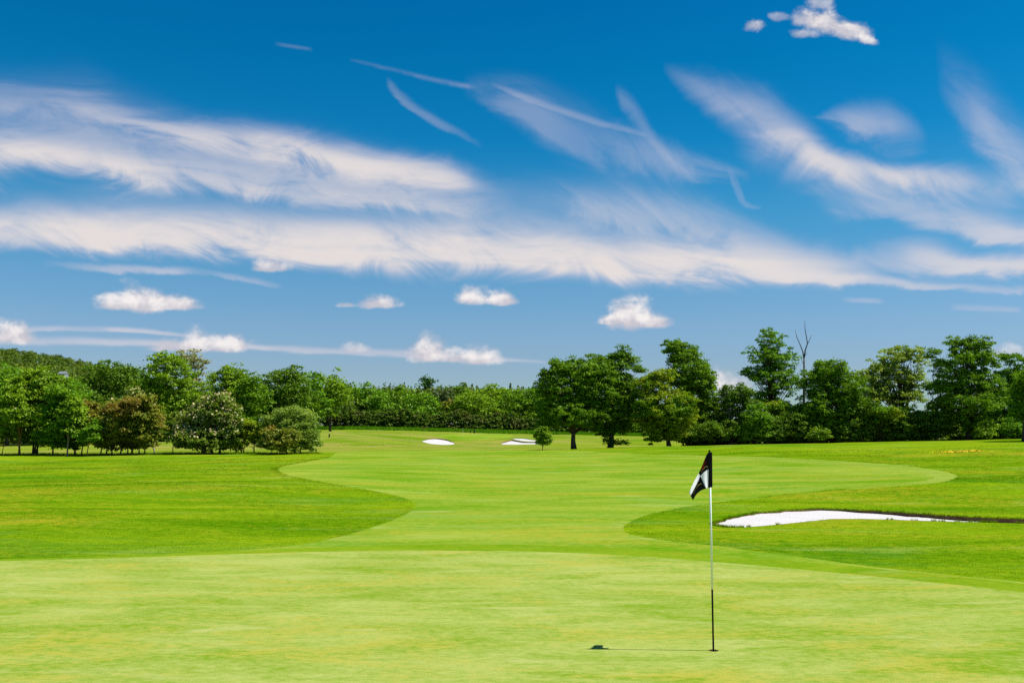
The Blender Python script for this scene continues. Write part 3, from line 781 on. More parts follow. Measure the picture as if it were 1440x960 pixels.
Cc('far back dark green tree just right of the round pine', 640, 335, 'deep', [(643, 556, 20, 15), (655, 562, 16, 14)])
Cc('far back pale green tree above the broad light one', 692, 335, 'lime', [(692, 556, 22, 14), (712, 560, 18, 12)])
Cc('round dark pine standing taller than the far wood', 598, 400, 'pine', [(598, 537, 9.5, 6), (600, 543, 8, 5)], floor=3, trunk=.35)

# hedge: one long clipped run, leafy all through
def hedge(name, label, D, pts, leaf, depth=4.0, n_per=9.0, group=None, ls=.42, cat='hedge'):
    """pts: (px, top py) along the run"""
    SEED[0] += 7; g = np.random.default_rng(SEED[0])
    px0, px1 = pts[0][0], pts[-1][0]
    xa = uv(px0, 622)[0]*D; xb = uv(px1, 622)[0]*D
    base = np.array(((xa+xb)/2, D, gz((xa+xb)/2, D)))
    n = int((xb-xa) * n_per * depth * 1.5)
    x = g.uniform(xa, xb, n); pxs = x/D*F + 720
    tp = np.interp(pxs, [p[0] for p in pts], [p[1] for p in pts])
    ztop = CAM_H + np.array([uv(a, b)[1] for a, b in zip(pxs, tp)])*D
    bump = .35*np.sin(x*1.3+1) + .3*np.sin(x*2.9) + .45*np.sin(x*.47+2)
    yy = D + g.uniform(-.5, .5, n)*depth
    zb = ground_z(x, yy)
    H = np.maximum(ztop - zb + bump*1.0, .8)
    t = g.random(n)**1.15
    edge = np.sqrt(np.clip(1 - ((yy-D)/(depth*.5))**2, .05, 1))
    z = zb + H * t * (.55 + .45*edge)
    yy = yy + (np.where(yy < D, 1, -1) * t**2 * depth * .12)
    C = np.column_stack([x, yy, z]) - base
    nl = 14; cr_ = g.uniform(.4, .85, n)
    d = g.normal(0, 1, (n, nl, 3)); d /= np.linalg.norm(d, axis=2, keepdims=True); d[..., 2] = np.where(d[..., 2] < -.2, -d[..., 2], d[..., 2])
    P = (C[:, None, :] + d*cr_[:, None, None]*g.uniform(.4, 1.05, (n, nl, 1))*np.array((1, 1, .7))).reshape(-1, 3)
    N = d.reshape(-1, 3)*.55 + np.array((0, 0, .35)) + g.normal(0, .5, P.shape); N /= np.linalg.norm(N, axis=1, keepdims=True)
    k = len(P); a = g.normal(0, 1, (k, 3)); e1 = np.cross(N, a); e1 /= np.linalg.norm(e1, axis=1, keepdims=True); e2 = np.cross(N, e1)
    sz = (ls*g.uniform(.55, 1.2, k))[:, None]
    q = np.stack([P - e1*sz*.7, P - e2*sz*.45 + N*sz*.1, P + e1*sz*.7, P + e2*sz*.45 + N*sz*.1], 1).reshape(-1, 3)
    o = mesh_np(name, q, np.arange(4*k).reshape(k, 4), LEAF[leaf])
    o.location = base
    return tag(o, label, cat, group)
hedge('hedge', 'long dark hedge along the back of the far green', 272, [(446, 574), (470, 572), (490, 578), (520, 580), (545, 572), (565, 576), (590, 583), (620, 580), (640, 579), (668, 583), (690, 581), (712, 583), (735, 585), (775, 584)], 'hedge')
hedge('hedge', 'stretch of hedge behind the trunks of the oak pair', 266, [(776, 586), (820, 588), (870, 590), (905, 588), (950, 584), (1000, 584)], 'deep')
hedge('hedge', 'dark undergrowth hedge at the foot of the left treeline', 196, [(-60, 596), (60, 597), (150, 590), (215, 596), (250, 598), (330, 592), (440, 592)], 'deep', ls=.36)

# --- right hand side
def Rr(label, px, D, leaf, lobes, **kw):
    kw.setdefault('group', G_R); kw.setdefault('ls', .205); kw.setdefault('rc', .64); kw.setdefault('nl', 50)
    return T(label, px, D, leaf, lobes, **kw)
Rr('left oak of the pair, on a thick bare trunk', 807, 131, 'oak', [(795, 545, 32, 36), (774, 574, 20, 24), (814, 530, 30, 26), (800, 583, 40, 18), (784, 520, 17, 14), (826, 562, 20, 34), (768, 592, 14, 12), (838, 540, 30, 38), (832, 585, 30, 22), (770, 540, 16, 22)], trunk=.34, name='oak_tree', floor=1.8, limbs=26)
Rr('right oak of the pair, ivy round its trunk and a ragged top', 858, 133, 'oak', [(848, 545, 32, 38), (868, 512, 18, 16), (878, 500, 12, 11), (896, 520, 11, 7), (892, 506, 8, 6), (860, 580, 34, 22), (884, 560, 19, 26), (874, 600, 20, 10), (856, 617, 10, 13), (872, 624, 7, 4), (845, 520, 24, 20), (872, 545, 24, 26), (846, 600, 22, 12)], trunk=.36, name='oak_tree', limbs=26)
Rr('yellowish green oak beside the oak pair', 941, 130, 'yellow', [(914, 545, 25, 16), (925, 568, 34, 24), (942, 588, 38, 20), (909, 585, 22, 16), (930, 530, 22, 10), (918, 618, 14, 5), (948, 612, 20, 10), (958, 575, 24, 22), (930, 600, 26, 14)], trunk=.27, name='oak_tree', limbs=24)
Rr('tall dark green tree stepping down to the right, behind the yellowish oak', 968, 137, 'oak', [(943, 490, 17, 13), (960, 500, 23, 17), (968, 525, 30, 27), (986, 558, 27, 30), (975, 590, 32, 26), (1003, 598, 24, 20), (972, 612, 38, 12), (985, 535, 22, 22), (958, 545, 24, 24), (1008, 580, 20, 18)], trunk=.3, name='tree', limbs=22)
Rr('broken dark tree with a bare twisted top, left of the airy tall tree', 1028, 134, 'deep', [(1024, 566, 12, 18), (1042, 556, 20, 13), (1050, 576, 20, 16), (1030, 598, 28, 20), (1018, 550, 6, 8)], trunk=.22, bark=BARK_PALE, limbs=14)
Rr('airy tall tree with small scattered leaves left of the dead snag', 1086, 138, 'mid', [(1083, 478, 22, 15), (1068, 503, 22, 17), (1102, 508, 22, 22), (1085, 532, 32, 20), (1058, 525, 18, 12), (1108, 545, 18, 15), (1078, 560, 30, 14), (1088, 505, 20, 20)], dens=.50, trunk=.22, limbs=46, twigs=2, name='tree')
Rr('dense dark tree right of the dead snag', 1170, 133, 'oak', [(1166, 520, 26, 15), (1152, 538, 31, 20), (1186, 545, 30, 22), (1165, 573, 44, 24), (1196, 573, 24, 26), (1170, 602, 44, 20), (1138, 590, 24, 22)], trunk=.3, limbs=20)
Rr('thin light tree between the dense dark tree and the open ash', 1222, 139, 'ash', [(1219, 533, 16, 13), (1228, 555, 20, 18), (1212, 560, 14, 16)], dens=.8, trunk=.14, limbs=14)
Rr('open crowned pale ash with a dark trunk showing through', 1270, 140, 'ash', [(1257, 500, 27, 13), (1285, 505, 20, 15), (1240, 515, 22, 15), (1264, 528, 38, 17), (1287, 540, 22, 17), (1238, 550, 24, 14), (1268, 560, 38, 12)], dens=.48, trunk=.27, limbs=48, twigs=2, name='ash_tree')
Rr('leaning slender tree against the left side of the big right oak', 1316, 136, 'oak', [(1312, 498, 12, 8), (1326, 522, 17, 13), (1311, 545, 14, 12), (1318, 570, 18, 12)], dens=.6, trunk=.16, limbs=16, stems=[(0, 6)])
Rr('biggest oak on the right, with sky showing through its crown', 1362, 130, 'oak', [(1345, 486, 15, 12), (1371, 486, 23, 13), (1352, 508, 34, 17), (1387, 510, 20, 17), (1360, 538, 44, 18), (1332, 552, 20, 13), (1392, 545, 23, 18), (1365, 568, 46, 16), (1360, 592, 36, 18)], dens=.72, trunk=.36, name='oak_tree', limbs=40, twigs=2)
Rr('mid green tree behind the near trunk at the right edge', 1412, 134, 'mid', [(1420, 504, 15, 6), (1418, 532, 20, 16), (1404, 558, 24, 20), (1432, 556, 22, 24), (1415, 588, 30, 18), (1450, 530, 24, 30), (1455, 580, 26, 26)], trunk=.24, dens=.85, limbs=20)
Rr('nearest tree at the right edge, its bare dark trunk cut by the frame', 1440, 98, 'oak', [(1448, 560, 20, 28), (1434, 577, 16, 14), (1452, 533, 22, 14), (1470, 555, 30, 40)], trunk=.20, floor=1.5, ls=.2, rc=.55)
Rr('small bright sapling beside the far white bunkers', 763, 124, 'lime', [(764, 609, 9, 7), (758, 614, 7, 6), (768, 616, 8, 7), (763, 603, 5, 4), (760, 622, 6, 4), (768, 623, 5, 4)], trunk=.05, ls=.2, rc=.4, dens=.8, name='sapling', stems=[(0, 0)], floor=.4)

def Sh(label, px, D, leaf, lobes, **kw):
    kw.setdefault('trunk', .04); kw.setdefault('stems', [(-4, -4), (0, 0), (4, 4)]); kw.setdefault('limbs', 9)
    return Rr(label, px, D, leaf, lobes, group=G_S, name='shrub', cat='shrub', **kw)
Sh('bright green shrub below the airy tall tree', 1062, 131, 'mid', [(1064, 588, 22, 20), (1050, 610, 17, 12), (1072, 606, 20, 16)])
Sh('yellow tinged shrub at the left of the dense dark tree', 1097, 134, 'yellow', [(1095, 573, 22, 10), (1104, 582, 18, 10)], floor=1.5)
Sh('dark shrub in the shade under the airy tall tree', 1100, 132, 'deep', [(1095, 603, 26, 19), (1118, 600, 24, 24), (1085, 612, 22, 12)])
Sh('light leaved low shrub at the trunk of the dense dark tree', 1155, 129, 'lime', [(1154, 610, 13, 10), (1146, 615, 9, 7)])
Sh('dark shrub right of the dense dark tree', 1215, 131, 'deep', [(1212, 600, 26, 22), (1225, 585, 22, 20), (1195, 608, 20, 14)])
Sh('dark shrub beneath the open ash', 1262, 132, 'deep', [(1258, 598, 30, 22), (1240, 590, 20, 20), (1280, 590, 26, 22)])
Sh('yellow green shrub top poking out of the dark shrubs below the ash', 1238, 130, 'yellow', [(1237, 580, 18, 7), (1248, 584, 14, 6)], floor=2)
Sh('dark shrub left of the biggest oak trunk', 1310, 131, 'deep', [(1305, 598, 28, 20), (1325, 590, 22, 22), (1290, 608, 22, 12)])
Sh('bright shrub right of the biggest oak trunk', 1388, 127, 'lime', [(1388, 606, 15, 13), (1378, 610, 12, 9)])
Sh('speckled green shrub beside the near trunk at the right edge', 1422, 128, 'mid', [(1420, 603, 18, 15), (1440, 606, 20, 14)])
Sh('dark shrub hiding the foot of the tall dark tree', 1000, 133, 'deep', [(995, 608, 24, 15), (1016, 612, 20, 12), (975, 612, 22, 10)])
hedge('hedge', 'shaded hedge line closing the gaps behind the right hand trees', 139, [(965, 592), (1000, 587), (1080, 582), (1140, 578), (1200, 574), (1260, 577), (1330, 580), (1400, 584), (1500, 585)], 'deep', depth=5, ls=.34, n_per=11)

# dead snag
sx_, sD = uv(1131, 622)[0]*141, 141
sb = np.array((sx_, sD, gz(sx_, sD)))
snag = empty('dead_tree', sb, 'bare forked dead snag sticking up above the right hand trees', 'tree', G_R)
m = MB()
def pp(px, py, dy=0): return at(px, py, sD + dy) - sb
m.tube([(0, 0, -.1), pp(1131.5, 590), pp(1130.5, 560), pp(1131, 530), pp(1130.6, 503)], [.26, .22, .18, .14, .11], 8)
m.tube([pp(1130.6, 504), pp(1132.5, 492), pp(1135.5, 483), pp(1134, 473), pp(1132.2, 464), pp(1131.6, 450)], [.105, .09, .075, .06, .05, .018], 6)
m.tube([pp(1130.8, 506), pp(1128.8, 494), pp(1125, 484), pp(1120.5, 474), pp(1118.2, 463)], [.09, .075, .06, .045, .018], 6)
m.tube([pp(1135.5, 483.5), pp(1138, 479, .3), pp(1140, 474, .4), pp(1141.6, 471, .4)], [.06, .045, .03, .012], 5)
m.tube([pp(1131, 514), pp(1128, 508), pp(1126, 503)], [.05, .03, .012], 5)
m.tube([pp(1132, 500), pp(1134.5, 497), pp(1135.5, 495)], [.04, .03, .012], 5)
m.tube([pp(1131, 540), pp(1136, 528, -.3), pp(1139, 520, -.4)], [.06, .04, .015], 5)
m.build('trunk', BARK_DEAD, snag, True)
sx_, sD = uv(1026, 622)[0]*133.4, 133.4
sb = np.array((sx_, sD, gz(sx_, sD)))
dt = empty('dead_tree', sb, 'short twisted dead stem with bare hooked branches beside the broken dark tree', 'tree', G_R)
m = MB()
m.tube([(0, 0, -.1), pp(1027, 600), pp(1025, 575), pp(1024, 556), pp(1021, 545), pp(1019, 540)], [.17, .15, .13, .10, .06, .03], 7)
m.tube([pp(1024, 558), pp(1026, 550), pp(1029, 545), pp(1031, 541)], [.08, .06, .04, .015], 5)
m.tube([pp(1024, 562), pp(1019, 556), pp(1014, 553)], [.07, .04, .015], 5)
m.build('trunk', BARK_DEAD, dt, True)

# distant house peeping over the left treeline
hD = 420; hX = uv(81.5, 622)[0]*hD; hZ = gz(hX, hD)
zt = at(81.5, 521.5, hD)[2]; zb_ = at(81.5, 533, hD)[2]
ho = empty('house', (hX, hD, zb_ - 3), 'small grey white house with dark windows among the trees below the wooded hill', 'house')
M_WALL = plain('pale_render', (.22, .25, .29), .8, .2, var=.06)
M_ROOF = plain('grey_slate', (.15, .17, .18), .8, .2, var=.15)
M_PANE = plain('dark_glass', (.02, .03, .06), .15, .5)
hh = zt - zb_ + 3
m = MB(); m.box((0, 2, (hh-1.2)/2), (2.7, 4, hh-1.2)); m.build('wall', M_WALL, ho)
m = MB(); m.add([(-1.5, -.2, hh-1.2), (1.5, -.2, hh-1.2), (1.5, 4.2, hh-1.2), (-1.5, 4.2, hh-1.2), (-1.5, 2, hh), (1.5, 2, hh)], [(0,1,5,4), (2,3,4,5), (1,2,5), (3,0,4), (3,2,1,0)]); m.build('roof', M_ROOF, ho)
for sx in (-.8, 0.0, .8):
    m = MB(); m.box((sx, -.03, hh-2.3), (.6, .05, 1.4)); m.build('window', M_PANE, ho)

# ------------------------------------------------------------------ far woods: one mass each
def wood(name, label, trees, leaf, n_leaf, ls, conifer=None):
    SEED[0] += 7; g = np.random.default_rng(SEED[0]); Q = []
    for (x, y, h, w, con) in trees:
        z0 = gz(x, y)
        n = n_leaf
        if con:
            t = g.random(n)**.8; a = g.uniform(0, 2*math.pi, n); r = w*.55*(1-t)*g.uniform(.6, 1, n) + .1
            P = np.column_stack([x + r*np.cos(a), y + r*np.sin(a), z0 + h*(.1 + .9*t)])
            N = np.column_stack([np.cos(a), np.sin(a), np.full(n, .5)])
        else:
            d = g.normal(0, 1, (n, 3)); d /= np.linalg.norm(d, axis=1, keepdims=True); d[:, 2] = np.where(d[:, 2] < -.3, -d[:, 2], d[:, 2])
            lump = 1 + .22*np.sin(d[:, 0]*5 + x)*np.sin(d[:, 1]*4 + y)*np.sin(d[:, 2]*5 + x)
            P = np.array((x, y, z0 + h*.55)) + d*np.array((w*.55, w*.55, h*.45))*(lump*g.uniform(.7, 1.05, n))[:, None]
            N = d.copy()
        N = N*.8 + g.normal(0, .5, N.shape); N /= np.linalg.norm(N, axis=1, keepdims=True)
        aa = g.normal(0, 1, N.shape); e1 = np.cross(N, aa); e1 /= np.linalg.norm(e1, axis=1, keepdims=True); e2 = np.cross(N, e1)
        s_ = (ls*g.uniform(.6, 1.3, n))[:, None]
        Q.append(np.stack([P - e1*s_*.6, P - e2*s_*.5, P + e1*s_*.6, P + e2*s_*.5], 1).reshape(-1, 3))
    Q = np.concatenate(Q)
    return tag(mesh_np(name, Q, np.arange(len(Q)).reshape(-1, 4), LEAF[leaf]), label, 'wood', kind='stuff')
g = np.random.default_rng(77)
hill = []
for k in range(1500):
    y = g.uniform(560, 1220); px = g.uniform(-120, 330)
    x = uv(px, 600)[0]*y; w = g.uniform(7, 13)
    hill.append((x, y, g.uniform(9, 14), w, g.random() < .12))
wood('wooded_hillside', 'wooded hillside rising at the far left behind the treeline', hill, 'wood', 90, 1.5)
mid_b, mid_c = [], []
for k in range(340):
    y = g.uniform(380, 520); px = g.uniform(440, 800); x = uv(px, 600)[0]*y
    mid_b.append((x, y, g.uniform(11, 17), g.uniform(6, 10), False))
for k in range(240):
    y = g.uniform(430, 540); px = g.uniform(470, 790); x = uv(px, 600)[0]*y
    if 555 < px < 640 and g.random() < .4: continue
    mid_c.append((x, y, g.uniform(13.5, 18.5), g.uniform(5.5, 8), True))
wood('far_wood', 'mixed broadleaf wood behind the far hedge', mid_b, 'wood', 150, .95)
wood('conifer_wood', 'row of pointed grey green conifers topping the far wood', mid_c, 'spruce', 110, .8)
lb = []
for k in range(150):
    y = g.uniform(255, 380); px = g.uniform(-60, 480); x = uv(px, 600)[0]*y
    if 60 < px < 108: continue
    lb.append((x, y, g.uniform(8, 13), g.uniform(7, 11), False))
wood('rear_wood', 'dark wood filling the gaps behind the left treeline', lb, 'wood', 260, .7)

# ------------------------------------------------------------------ grass blades
def blades(name, label, pts, hgt, wid, mat, per=4, spread=.05):
    SEED[0] += 7; g = np.random.default_rng(SEED[0])
    n = len(pts); x = np.repeat(pts[:, 0], per) + g.normal(0, spread, n*per); y = np.repeat(pts[:, 1], per) + g.normal(0, spread, n*per)
    z = ground_z(x, y) - .005
    k = len(x); hh = np.repeat(hgt, per) * g.uniform(.5, 1.2, k); ww = np.repeat(wid, per)
    a = g.uniform(0, 2*math.pi, k); e = np.column_stack([np.cos(a), np.sin(a), np.zeros(k)])
    ln = g.normal(0, .55, (k, 2)) * hh[:, None]
    B0 = np.column_stack([x, y, z])
    tip = B0 + np.column_stack([ln, hh])
    V = np.stack([B0 - e*ww[:, None], B0 + e*ww[:, None], tip], 1).reshape(-1, 3)
    return tag(mesh_np(name, V, np.arange(3*k).reshape(-1, 3), mat), label, 'grass', kind='stuff')
g = np.random.default_rng(5)
cand = []
N = 120000
pxs = g.uniform(-120, 1560, N); d = 13.5 + (g.random(N)**1.7) * 75
xx = (pxs - 720)/F*d; P = np.column_stack([xx, d])
ok = ~inside(P, FAIR) & ~inside(P, CUT) & ~inside(P, GREEN) & ~inside(P, BUN_MAIN)
P = P[ok]
blades('rough_grass', 'uncut rough grass round the fairway and bunker', P, .018 + .0003*P[:, 1], .0012 + .00013*P[:, 1], M_BLADE, 4, .06)
# shaggy fringe hanging at the bunker's edge
t = g.integers(0, len(BUN_MAIN), 2600); f = g.random((2600, 1))
E = BUN_MAIN[t]*(1-f) + np.roll(BUN_MAIN, -1, 0)[t]*f
c_ = BUN_MAIN.mean(0); dd = E - c_; dd /= np.linalg.norm(dd, axis=1, keepdims=True)
E = E + dd*g.uniform(0, .06, (2600, 1)) ; E = E[~inside(E, BUN_MAIN)]
blades('bunker_edge_grass', 'shaggy grass fringe on the rim of the large bunker', E, np.full(len(E), .075), np.full(len(E), .008), M_BLADE, 3, .015)
FA = np.array(FAIR); t = g.integers(0, len(FA), 26000); f = g.random((26000, 1))
E = FA[t]*(1-f) + np.roll(FA, -1, 0)[t]*f + g.normal(0, .30, (26000, 2))
L_ = np.linalg.norm(np.roll(FA, -1, 0) - FA, axis=1)[t]
E = E[(L_ < 6) & (g.random(26000) < L_/5)]
E = E[(E[:, 1] > 13) & (E[:, 1] < 90) & ~inside(E, FAIR) & ~inside(E, GREEN) & ~inside(E, CUT)]
blades('mown_edge_grass', 'slightly longer grass along the edge of the mown fairway', E, .022 + .0004*E[:, 1], .0014 + .00014*E[:, 1], M_BLADE, 4, .05)
# unmown strip along the far hedge
n = 9000; px_ = g.uniform(446, 960, n); d = 262 + g.uniform(-7, 8, n)
P = np.column_stack([(px_-720)/F*d, d])
blades('long_grass', 'bright unmown grass strip along the foot of the far hedge', P, np.full(n, .75), np.full(n, .09), M_LONG, 4, .35)
# long grass at the foot of the near clumps
n = 2500; px_ = g.uniform(0, 450, n); d = g.uniform(99, 104, n)
P = np.column_stack([(px_-720)/F*d, d])
blades('tufted_grass', 'tufts of longer grass at the feet of the trees', P, np.full(n, .22), np.full(n, .03), M_BLADE, 3, .2)
# buttercups
n = 420; px_ = np.clip(1345 + g.uniform(-1, 1, n)*30 + g.normal(0, 5, n), 1305, 1385); py_ = 635.6 + g.normal(0, .8, n)
hp = ground_hit(1345, 635.6)
yy = hp[1] + g.normal(0, .45, n); xx = (px_-720)/F*hp[1]
P = np.column_stack([xx, yy]); zz = ground_z(xx, yy) + g.uniform(.03, .08, n)
Q = []
for k in range(n):
    a = g.uniform(0, 6.28); r = .055; cpt = np.array((xx[k], yy[k], zz[k])); e1 = np.array((math.cos(a), math.sin(a), .3))*r; e2 = np.array((-math.sin(a), math.cos(a), .25))*r
    Q += [cpt-e1, cpt-e2, cpt+e1, cpt+e2]
tag(mesh_np('buttercups', np.array(Q), np.arange(4*n).reshape(-1, 4), M_BUTTER), 'strip of yellow wildflowers in the rough at the right', 'wildflowers', kind='stuff')

# ------------------------------------------------------------------ sky
w = bpy.data.worlds.new("World"); scene.world = w; w.use_nodes = True
w.node_tree.nodes.clear(); t = NT(w.node_tree)
out = t.n('ShaderNodeOutputWorld')
SKY_STR = .10
sky = t.n('ShaderNodeTexSky'); sky.sky_type = 'NISHITA'; sky.sun_disc = False
sky.sun_elevation = R(SUN_EL); sky.sun_rotation = R(SUN_AZ); sky.altitude = 100; sky.air_density = 1.0; sky.dust_density = .35; sky.ozone_density = 3.0
hs = t.n('ShaderNodeHueSaturation'); hs.inputs['Saturation'].default_value = 1.35; hs.inputs['Value'].default_value = 1.0
t.l(sky.outputs[0], hs.inputs['Color'])
dirv = t.n('ShaderNodeTexCoord').outputs['Generated']
sp_ = t.n('ShaderNodeSeparateXYZ'); t.l(dirv, sp_.inputs[0])
dxx, dyy, dzz = sp_.outputs
ys_ = t.m('MAXIMUM', t.m('ABSOLUTE', dyy), .08)
U = t.m('DIVIDE', dxx, ys_); Vv = t.m('DIVIDE', dzz, ys_)
grad = t.n('ShaderNodeValToRGB'); t.l(dzz, grad.inputs[0])
GR = [(0, (0.339, 0.422, 0.527)), (0.035, (0.363, 0.438, 0.527)), (0.07, (0.447, 0.454, 0.527)), (0.115, (0.531, 0.530, 0.570)), (0.157, (0.507, 0.589, 0.586)), (0.227, (0.286, 0.630, 0.612)), (0.294, (0.053, 0.571, 0.607)), (0.36, (0.011, 0.551, 0.580)), (0.42, (0.006, 0.520, 0.580)), (0.8, (0.265, 0.561, 0.633))]
el = grad.color_ramp.elements
el[0].position, el[0].color = GR[0][0], c4(GR[0][1]); el[1].position, el[1].color = GR[-1][0], c4(GR[-1][1])
for p, c in GR[1:-1]:
    e = el.new(p); e.color = c4(c)
base = t.mix(1.0, hs.outputs[0], grad.outputs[0], 'MULTIPLY')

# cloud fields: everything in tangents of the direction (u, v)
uvv = t.comb(U, Vv)
def slant(vec, deg, along, across, loc=(0, 0)):
    """coordinates that run along a streak sinking to the right by deg"""
    return t.map(t.map(vec, rot=(0, 0, R(deg))), scale=(along, across, 1), loc=(loc[0], loc[1], 0))
warp = t.noise(uvv, 3.2, 3, .5, col=True, dim='2D')
wv = t.n('ShaderNodeVectorMath', operation='MULTIPLY_ADD'); t.l(warp, wv.inputs[0]); wv.inputs[1].default_value = (.10, .055, 0); wv.inputs[2].default_value = (0, 0, 0)
t.l(uvv, wv.inputs[2])
wuv = wv.outputs[0]
fib1 = t.noise(slant(wuv, 8, 6, 30), 1.0, 8, .62, .5, dim='2D')           # long streaks
fib2 = t.noise(slant(wuv, 33, 8, 32, (3.1, 8.2)), 1.0, 8, .61, .7, dim='2D')  # feathers, steeper
soft = t.noise(slant(wuv, 14, 10, 19, (1.3, 4.7)), 1.0, 7, .60, .7, dim='2D')
UL, UR, VT = -.85, .85, .55
UN = t.m('DIVIDE', t.m('SUBTRACT', U, UL), UR - UL, clamp=True)
def curves(tri):
    """three functions of u in one node; each a list of (u, value 0..1)"""
    nd = t.n('ShaderNodeRGBCurve'); mp = nd.mapping
    for ci, pts in enumerate(tri):
        cu = mp.curves[ci]; pts = sorted((float(np.clip((a-UL)/(UR-UL), 0, 1)), float(np.clip(b, 0, 1))) for a, b in pts)
        while len(cu.points) < len(pts): cu.points.new(.5, .5)
        for p, (a, b) in zip(cu.points, pts): p.location = (a, b); p.handle_type = 'AUTO_CLAMPED'
    mp.use_clip = True; mp.update()
    t.l(UNC, nd.inputs['Color'])
    return nd.outputs[0]
cmb_ = t.n('ShaderNodeCombineColor')
for k in range(3): t.l(UN, cmb_.inputs[k])
UNC = cmb_.outputs[0]
def group_tree(name, ins, outs):
    gt = bpy.data.node_groups.new(name, 'ShaderNodeTree')
    for k_, ty in ins: gt.interface.new_socket(k_, in_out='INPUT', socket_type=ty)
    for k_ in outs: gt.interface.new_socket(k_, in_out='OUTPUT', socket_type='NodeSocketFloat')
    q = NT(gt); gi = q.n('NodeGroupInput'); go = q.n('NodeGroupOutput')
    return gt, q, gi.outputs, go.inputs
FL = 'NodeSocketFloat'
BAND, q, I, O_ = group_tree('cirrus_band', [('Curves', 'NodeSocketColor')] + [(k, FL) for k in ('V', 'Fibre', 'Soft', 'Amp', 'SoftK', 'Wobble', 'EBot', 'ETop')], ['Cover'])
sc_ = q.n('ShaderNodeSeparateColor'); q.l(I['Curves'], sc_.inputs[0])
tv = q.m('MULTIPLY', sc_.outputs[0], VT); bv = q.m('MULTIPLY', sc_.outputs[1], VT)
vv = q.m('ADD', I['V'], q.m('MULTIPLY', q.m('SUBTRACT', I['Soft'], .5), I['Wobble']))
sN = q.m('DIVIDE', q.m('SUBTRACT', vv, bv), q.m('MAXIMUM', q.m('SUBTRACT', tv, bv), .002))
prof = q.m('MULTIPLY', q.ss(sN, -.12, I['EBot']), q.m('SUBTRACT', 1.0, q.ss(sN, I['ETop'], 1.18)))
nz = q.m('ADD', q.m('MULTIPLY', q.m('SUBTRACT', I['Fibre'], .5), I['Amp']), q.m('MULTIPLY', q.m('SUBTRACT', I['Soft'], .5), I['SoftK']))
# thin where the profile is thin: strands survive, the gaps between them open up
al = q.ss(q.m('MULTIPLY', prof, q.m('ADD', .90, q.m('MULTIPLY', nz, 1.05))), .005, 1.05)
q.l(q.m('MULTIPLY', al, q.m('MAXIMUM', sc_.outputs[2], 0.0)), O_[0])
HEAP, q, I, O_ = group_tree('heaped_cloud', [(k, FL) for k in ('U', 'V', 'Puff', 'U0', 'V0', 'W', 'H', 'Op', 'Ragged', 'Skew', 'Flat')], ['Cover', 'Lit'])
dv = q.m('DIVIDE', q.m('SUBTRACT', I['V'], I['V0']), I['H'])
du = q.m('SUBTRACT', q.m('DIVIDE', q.m('SUBTRACT', I['U'], I['U0']), I['W']), q.m('MULTIPLY', dv, I['Skew']))
up = q.m('MAXIMUM', dv, 0.0); dn = q.m('MULTIPLY', q.m('MINIMUM', dv, 0.0), I['Flat'])
rr_ = q.m('SQRT', q.m('ADD', q.m('POWER', q.m('ABSOLUTE', du), 2.2), q.m('ADD', q.m('MULTIPLY', up, up), q.m('MULTIPLY', dn, dn))))
d_ = q.m('ADD', q.m('SUBTRACT', 1.0, rr_), q.m('MULTIPLY', q.m('SUBTRACT', I['Puff'], .5), q.m('MULTIPLY', I['Ragged'], 1.9)))
al = q.m('MULTIPLY', q.ss(d_, -.06, .74), I['Op'])
q.l(al, O_[0]); q.l(q.m('MULTIPLY', al, q.ss(dv, -.20, .80)), O_[1])
items = []                # (cover, lit part or None, extent in photo pixels)
def band(top, bot, op, fib=fib1, amp=1.3, e_bot=.35, e_top=.6, softk=.5, wobble=.02):
    """a streak of cirrus between two edges given in photo pixels"""
    P1 = [uv(*p) for p in top]; P0 = [uv(*p) for p in bot]
    O = [(uv(a, 300)[0], b) for a, b in op]
    o = curves([[(a, b/VT) for a, b in P1], [(a, b/VT) for a, b in P0], O])
    g_ = t.n('ShaderNodeGroup'); g_.node_tree = BAND
    for k_, v_ in (('Curves', o), ('V', Vv), ('Fibre', fib), ('Soft', soft)): t.l(v_, g_.inputs[k_])
    for k_, v_ in (('Amp', amp), ('SoftK', softk), ('Wobble', wobble), ('EBot', e_bot), ('ETop', 1 - e_top)): g_.inputs[k_].default_value = v_
    pu = [p for p, k in op]; pv = [p[1] for p in top] + [p[1] for p in bot]
    items.append((g_.outputs[0], None, min(pu) - 12, max(pu) + 12, min(pv) - 22, max(pv) + 22))
# broad lilac veil of the upper left, with two brighter cores in it, then the wide lower band
band([(-300, 80), (0, 92), (90, 92), (200, 130), (320, 158), (430, 172), (540, 196), (640, 222), (720, 250)], [(-300, 262), (0, 270), (120, 282), (260, 290), (400, 298), (520, 305), (620, 312), (720, 320)],
     [(-300, .50), (0, .46), (120, .50), (280, .56), (420, .60), (560, .60), (640, .48), (690, .25), (730, 0)], e_bot=.4, e_top=.7, amp=1.2, softk=1.5, wobble=.035)
band([(-300, 110), (0, 112), (110, 125), (200, 150), (320, 168), (430, 182), (540, 205), (640, 224), (690, 245)], [(-300, 160), (0, 165), (120, 178), (260, 215), (400, 238), (520, 266), (620, 278), (690, 285)],
     [(-300, .3), (0, .22), (120, .40), (220, .66), (330, .80), (430, .88), (560, .84), (630, .72), (670, .25), (700, 0)], e_bot=.6, e_top=.6, amp=1.0, softk=1.2, wobble=.03)
band([(-300, 172), (0, 180), (130, 196), (260, 222), (400, 248), (520, 266), (640, 284)], [(-300, 245), (0, 254), (130, 264), (260, 278), (400, 290), (520, 298), (640, 306)],
     [(-300, .9), (0, .92), (130, .90), (230, .66), (330, .5), (460, .45), (600, .3), (660, 0)], e_bot=.55, e_top=.6, amp=.8, softk=1.2, wobble=.03)
